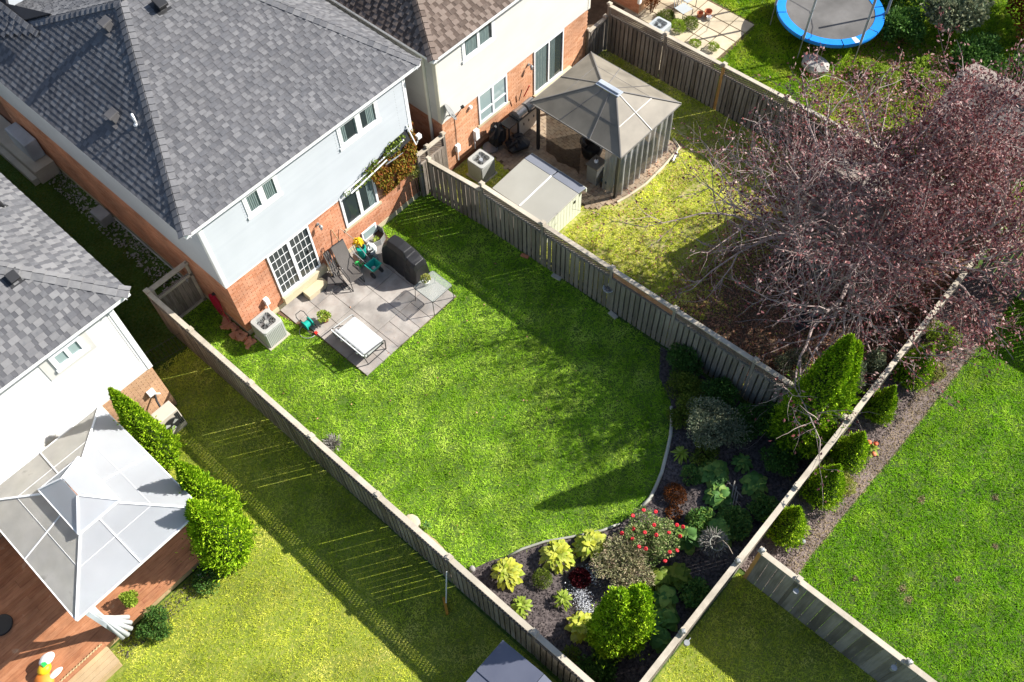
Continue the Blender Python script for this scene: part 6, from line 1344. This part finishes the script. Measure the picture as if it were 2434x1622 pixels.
gable_shed(18.8, 21.4, -14.2, -11.2, 2.1, 20.1, 2.75, 'brown shingled shed at the right edge beyond the orange post fence', m_shing_w, m_wood, s=31)
def plum():
    t = thing('plum_tree', (11.8, -12.2, 0), 'large half-bare purple-leaved plum tree spreading over the back fence', 'tree')
    r = np.random.default_rng(42); base = P3(11.8, -12.2, 0); mb = MB(); fork = P3(12.15, -12.2, 2.1)
    mb.tube([base-P3(0, 0, .1), base+P3(0, 0, .3), (base+fork)/2+P3(.02, .05, 0), fork], [.17, .12, .10, .09], 12); mb.build('trunk', m_bark_d, t, smooth=True)
    C_ = []; D_ = []; cen = P3(12.9, -11.3, 3.4)
    def grow(p, d, L_, rad, lev, mb):
        n = 4 if lev < 2 else 3; pts = [p]; q = p.copy(); dd = d.copy()
        for k in range(n):
            dd = unit(dd+r.normal(0, .13 if lev < 3 else .2, 3)+P3(0, 0, .015)); q = q+dd*L_/n; pts.append(q)
            if lev >= 2:
                # fewer leaves on the bare side towards the middle yard
                bare = 1/(1+math.exp((q[0]-12.2)*.9+( -q[1]-12.4)*.6)); sun_ = 1-.86*bare
                m_ = r.poisson(({2: 2.0, 3: 5.0, 4: 6.8}[lev])*sun_)
                for _ in range(m_): C_.append(q-dd*L_/n*r.random()+r.normal(0, .085, 3)); D_.append(dd+P3(0, 0, -.5)*r.random())
        rr = [rad*(1-.55*i/n) for i in range(n+1)]; mb.tube(pts, rr, 7 if lev < 2 else (4 if lev == 2 else 3), caps=False)
        if lev < 4:
            kids = {0: 5, 1: 4, 2: 4, 3: 3}[lev]
            for k in range(kids):
                f = (k+1)/kids if lev else (k+2)/(kids+1); i = min(n, max(1, int(round(f*n)))); s = pts[i]
                dv = unit(pts[i]-pts[i-1]); side = r.normal(0, 1, 3); side = unit(side-dv*(side@dv)); nd = unit(dv*.75+side*(.72 if lev < 2 else .85)+P3(0, 0, .10))
                if k == kids-1: nd = unit(dv+side*.25)
                grow(s, nd, L_*r.uniform(.55, .78), max(.007, rad*.56), lev+1, mb)
    N0 = 13
    for k in range(N0):
        a = 2*math.pi*k/N0+r.uniform(-.2, .2); el = r.uniform(.22, .66) if k % 3 else .92; d = P3(math.cos(a)*math.cos(el), math.sin(a)*math.cos(el), math.sin(el))
        b = MB(); far = 1+.26*max(0, math.cos(a+.6))+.10*max(0, -math.cos(a))
        grow(fork-P3(0, 0, .15*r.random()), d, 2.45*r.uniform(.88, 1.12)*far, .075, 0, b); b.build('branch', m_bark, t)
    C_ = np.array(C_); D_ = np.array(D_); keep = C_[:, 2] > .8; C_ = C_[keep]; D_ = D_[keep]
    foliage('crown', C_, D_, .088, m_leaf_purple, t, .62, .8); print('plum leaves', len(C_))
plum()
t = thing('tree_stump_stone', (11.3, -11.9, 0), 'grey boulder and black tarp at the foot of the plum tree', 'boulder'); MB().lathe((11.5, -12.0, 0), [(.20, 0), (.21, .08), (.15, .17), (.03, .20)], 7, sx=1.2, sy=.8).build('boulder', m_rock, t, smooth=True); MB().lathe((11.1, -11.95, .01), [(.35, 0), (.42, .03), (.25, .07), (.05, .05)], 9, sx=1.2, sy=.6).build('tarp', m_black_pl, t)
# ================================================================== THIRD YARD
pt_ = thing('paved_patio', (19.5, -1.7, 0), 'weedy beige slab patio beyond the lattice fence near the trampoline', 'patio')
MB().prism([(16.7, -3.7), (21.05, -3.62), (21.05, 2), (16.7, 2)], -.01, .012).build('joint_bed', m_soil_br, pt_)
obs = []
for i in range(-4, 4):
    for j in range(-5, 5):
        cx_, cy_ = 19.4+.62*i, -2.5+.70*j
        if 16.7 < cx_ < 21.0 and -3.75 < cy_ < 2: obs.append((P3(cx_, cy_, .02+random.uniform(0, .008)), P3(.288, random.uniform(-.004, .004), 0), P3(0, .33, 0), P3(0, 0, .02), random.random()))
pieces('slab', obs, m_paver, pt_)
for i, (x, y, r, n, mt_, lb) in enumerate([(18.95, -1.55, .35, 900, m_leaf_lime, 'yellow-green weeds right of the low grey-blue air conditioner'), (18.6, -2.55, .22, 420, m_leaf_lime, 'small tuft of weeds in the slab joints by the lattice fence'), (19.35, -1.75, .38, 900, m_leaf_olive, 'long green weeds below the grey metal chairs'), (19.1, -.9, .40, 900, m_leaf_olive, 'tangled weeds against the tan house wall'), (18.85, -3.2, .2, 350, m_leaf_lime, 'weeds at the slab patio corner near the orange post')]):
    shrub('weeds', x, y, r, .28, n, .07, mt_, lb, cat='weeds', stems=False, aspect=.35)
for i, (x, y) in enumerate(((19.55, -1.0), (20.15, -.75))):
    t = thing('metal_chair', (x, y, .03), ['grey slatted metal garden chair with sling seat on the beige slabs', 'second grey metal chair at the top edge, nearer the trampoline'][i], 'garden chair', 'grey metal chairs on the slab patio')
    MB().slab([(x-.25, y-.45, .42), (x+.22, y-.55, .42), (x+.3, y-.1, .42), (x-.17, y, .42)], .012).build('seat', m_ac2, t)
    mb = MB()
    for k in range(5): mb.cyl((x-.17+.115*k, y-.02*k, .42), (x-.13+.115*k, y+.12-.02*k, .95), .012, n=5)
    mb.cyl((x-.14, y+.12, .95), (x+.36, y+.04, .95), .016, n=6); mb.build('backrest', m_ac2, t)
    for a, b in ((-.25, -.45), (.22, -.55), (.3, -.1), (-.17, 0)): MB().cyl((x+a, y+b, 0), (x+a, y+b, .42), .014, n=5).build('leg', m_metal_dk, t)
t = thing('flower_pots', (20.1, -1.9, .03), 'cluster of terracotta pots on the slabs below the metal chairs', 'flower pots')
for x, y, r in ((20.0, -1.75, .12), (20.22, -1.95, .15), (20.08, -2.1, .10)): MB().lathe((x, y, .03), [(r*.7, 0), (r, r*1.6), (r*.85, r*1.5), (r*.6, r*.6)], 14).build('pot', m_terra if x != 20.08 else m_pvc, t)
shrub('wall_shrub', 19.0, -.25, .35, 1.0, 700, .07, m_leaf_rust, 'reddish climbing shrub on the tan brick wall by the slab patio', aspect=.4)
tr = thing('trampoline', (22.34, -5.6, 0), 'round trampoline with bright blue padding at the top edge', 'trampoline')
cx, cy = 22.34, -5.6; N = 40
def ring(r0, r1, z0, z1, a0, a1, n, th=.035):
    mb = MB(); V = []
    for k in range(n+1):
        a = a0+(a1-a0)*k/n
        for (r_, z_) in ((r0, z0), (r1, z1), (r1+.015, z1-.06), (r1, z1-.14)): V.append((cx+r_*math.cos(a), cy+r_*math.sin(a), z_))
    F = [(k*4+j, k*4+j+1, k*4+5+j, k*4+4+j) for k in range(n) for j in range(3)]; mb.add(V, F); return mb
for k in range(8): ring(1.56, 1.88, .90, .92, k*math.pi/4+.01, (k+1)*math.pi/4-.01, 8).build('pad', m_blue, tr, smooth=False)
ring(1.57, 1.87, .906, .926, -2.12, -2.02, 2).build('pad_patch', m_pvc, tr)
MB().cyl((cx, cy, .875), (cx, cy, .885), 1.58, n=48).build('jump_mat', m_trampmat, tr)
MB().tube([(cx+1.75*math.cos(a), cy+1.75*math.sin(a), .84) for a in np.linspace(0, 6.283, 40)[:-1]], .03, 6, closed=True).build('frame', m_grey_metal, tr)
for k in range(6):
    a = math.radians(183+60*k); px, py = cx+1.93*math.cos(a), cy+1.93*math.sin(a)
    MB().cyl((px, py, .05), (px, py, 1.0), .02, n=6).build('leg', m_grey_metal, tr); MB().cyl((px, py, .92), (px-.05*math.cos(a), py-.05*math.sin(a), 2.7), .045, n=10).build('foam_pole', m_foam, tr)
mb = MB()
for k in range(6):
    a, b = math.radians(183+60*k), math.radians(243+60*k); p = P3(cx+1.62*math.cos(a), cy+1.62*math.sin(a), 2.68); q = P3(cx+1.62*math.cos(b), cy+1.62*math.sin(b), 2.68)
    mb.tube([p, (p+q)/2-P3(0, 0, .25), q], .012, 5)
mb.build('net_rope', m_metal_dk, tr)
crumple('tarp_heap', (20.35, -6.4, 0), (.42, .55, .22), 17, m_rock, 'crumpled grey tarp on the weeds below the trampoline', 'tarp')
shrub('maple_shrub', 25.0, -9.1, 1.15, 2.1, 5200, .14, m_leaf_silver, 'light green leafy shrub at the top right behind the trampoline', aspect=.7)
for i, (x, y, r, h, mt_, n, lb) in enumerate([(27.3, -11.2, 1.9, 2.6, m_leaf_dred, 9000, 'dark red and orange foliaged bush in the top right corner'), (23.6, -8.0, .9, 1.1, m_leaf_dkgreen, 3500, 'dark green bush right of the trampoline'), (24.0, -10.6, 1.0, 1.1, m_leaf_dkgreen, 3800, 'dark green bush between the light shrub and the brown shed'), (24.6, -12.2, .8, 1.0, m_leaf_g, 2600, 'mid green bush behind the brown shingled shed'), (25.6, -6.6, 1.3, 1.6, m_leaf_dkgreen, 4500, 'shadowy green bush above the light shrub'), (22.6, -9.6, .8, .5, m_leaf_lime, 2000, 'bright green weeds patch below the dark bushes'), (21.3, -8.3, .7, .45, m_leaf_lime, 1700, 'bright green weed clump in the wild grass under the trampoline'), (26.2, -13.4, 1.1, 1.3, m_leaf_g, 3500, 'green bush at the right edge above the brown shed')]):
    shrub('bush', x, y, r, h, n, .12 if h > .6 else .10, mt_, lb, cat='bush', aspect=.6)
chips([(17.0, -14), (24, -14), (24, -7.0), (17, -7.2)], 130, m_litter, 'brown fallen leaves over the wild grass of the far yard', 'leaf_litter', .09, .05, cat='leaves')
crumple('tarp_heap', (14.3, -15.9, 0), (.3, .22, .18), 23, m_shade_slate, 'small blue-grey box shape in shade at the far end of the bark strip', 'storage box')
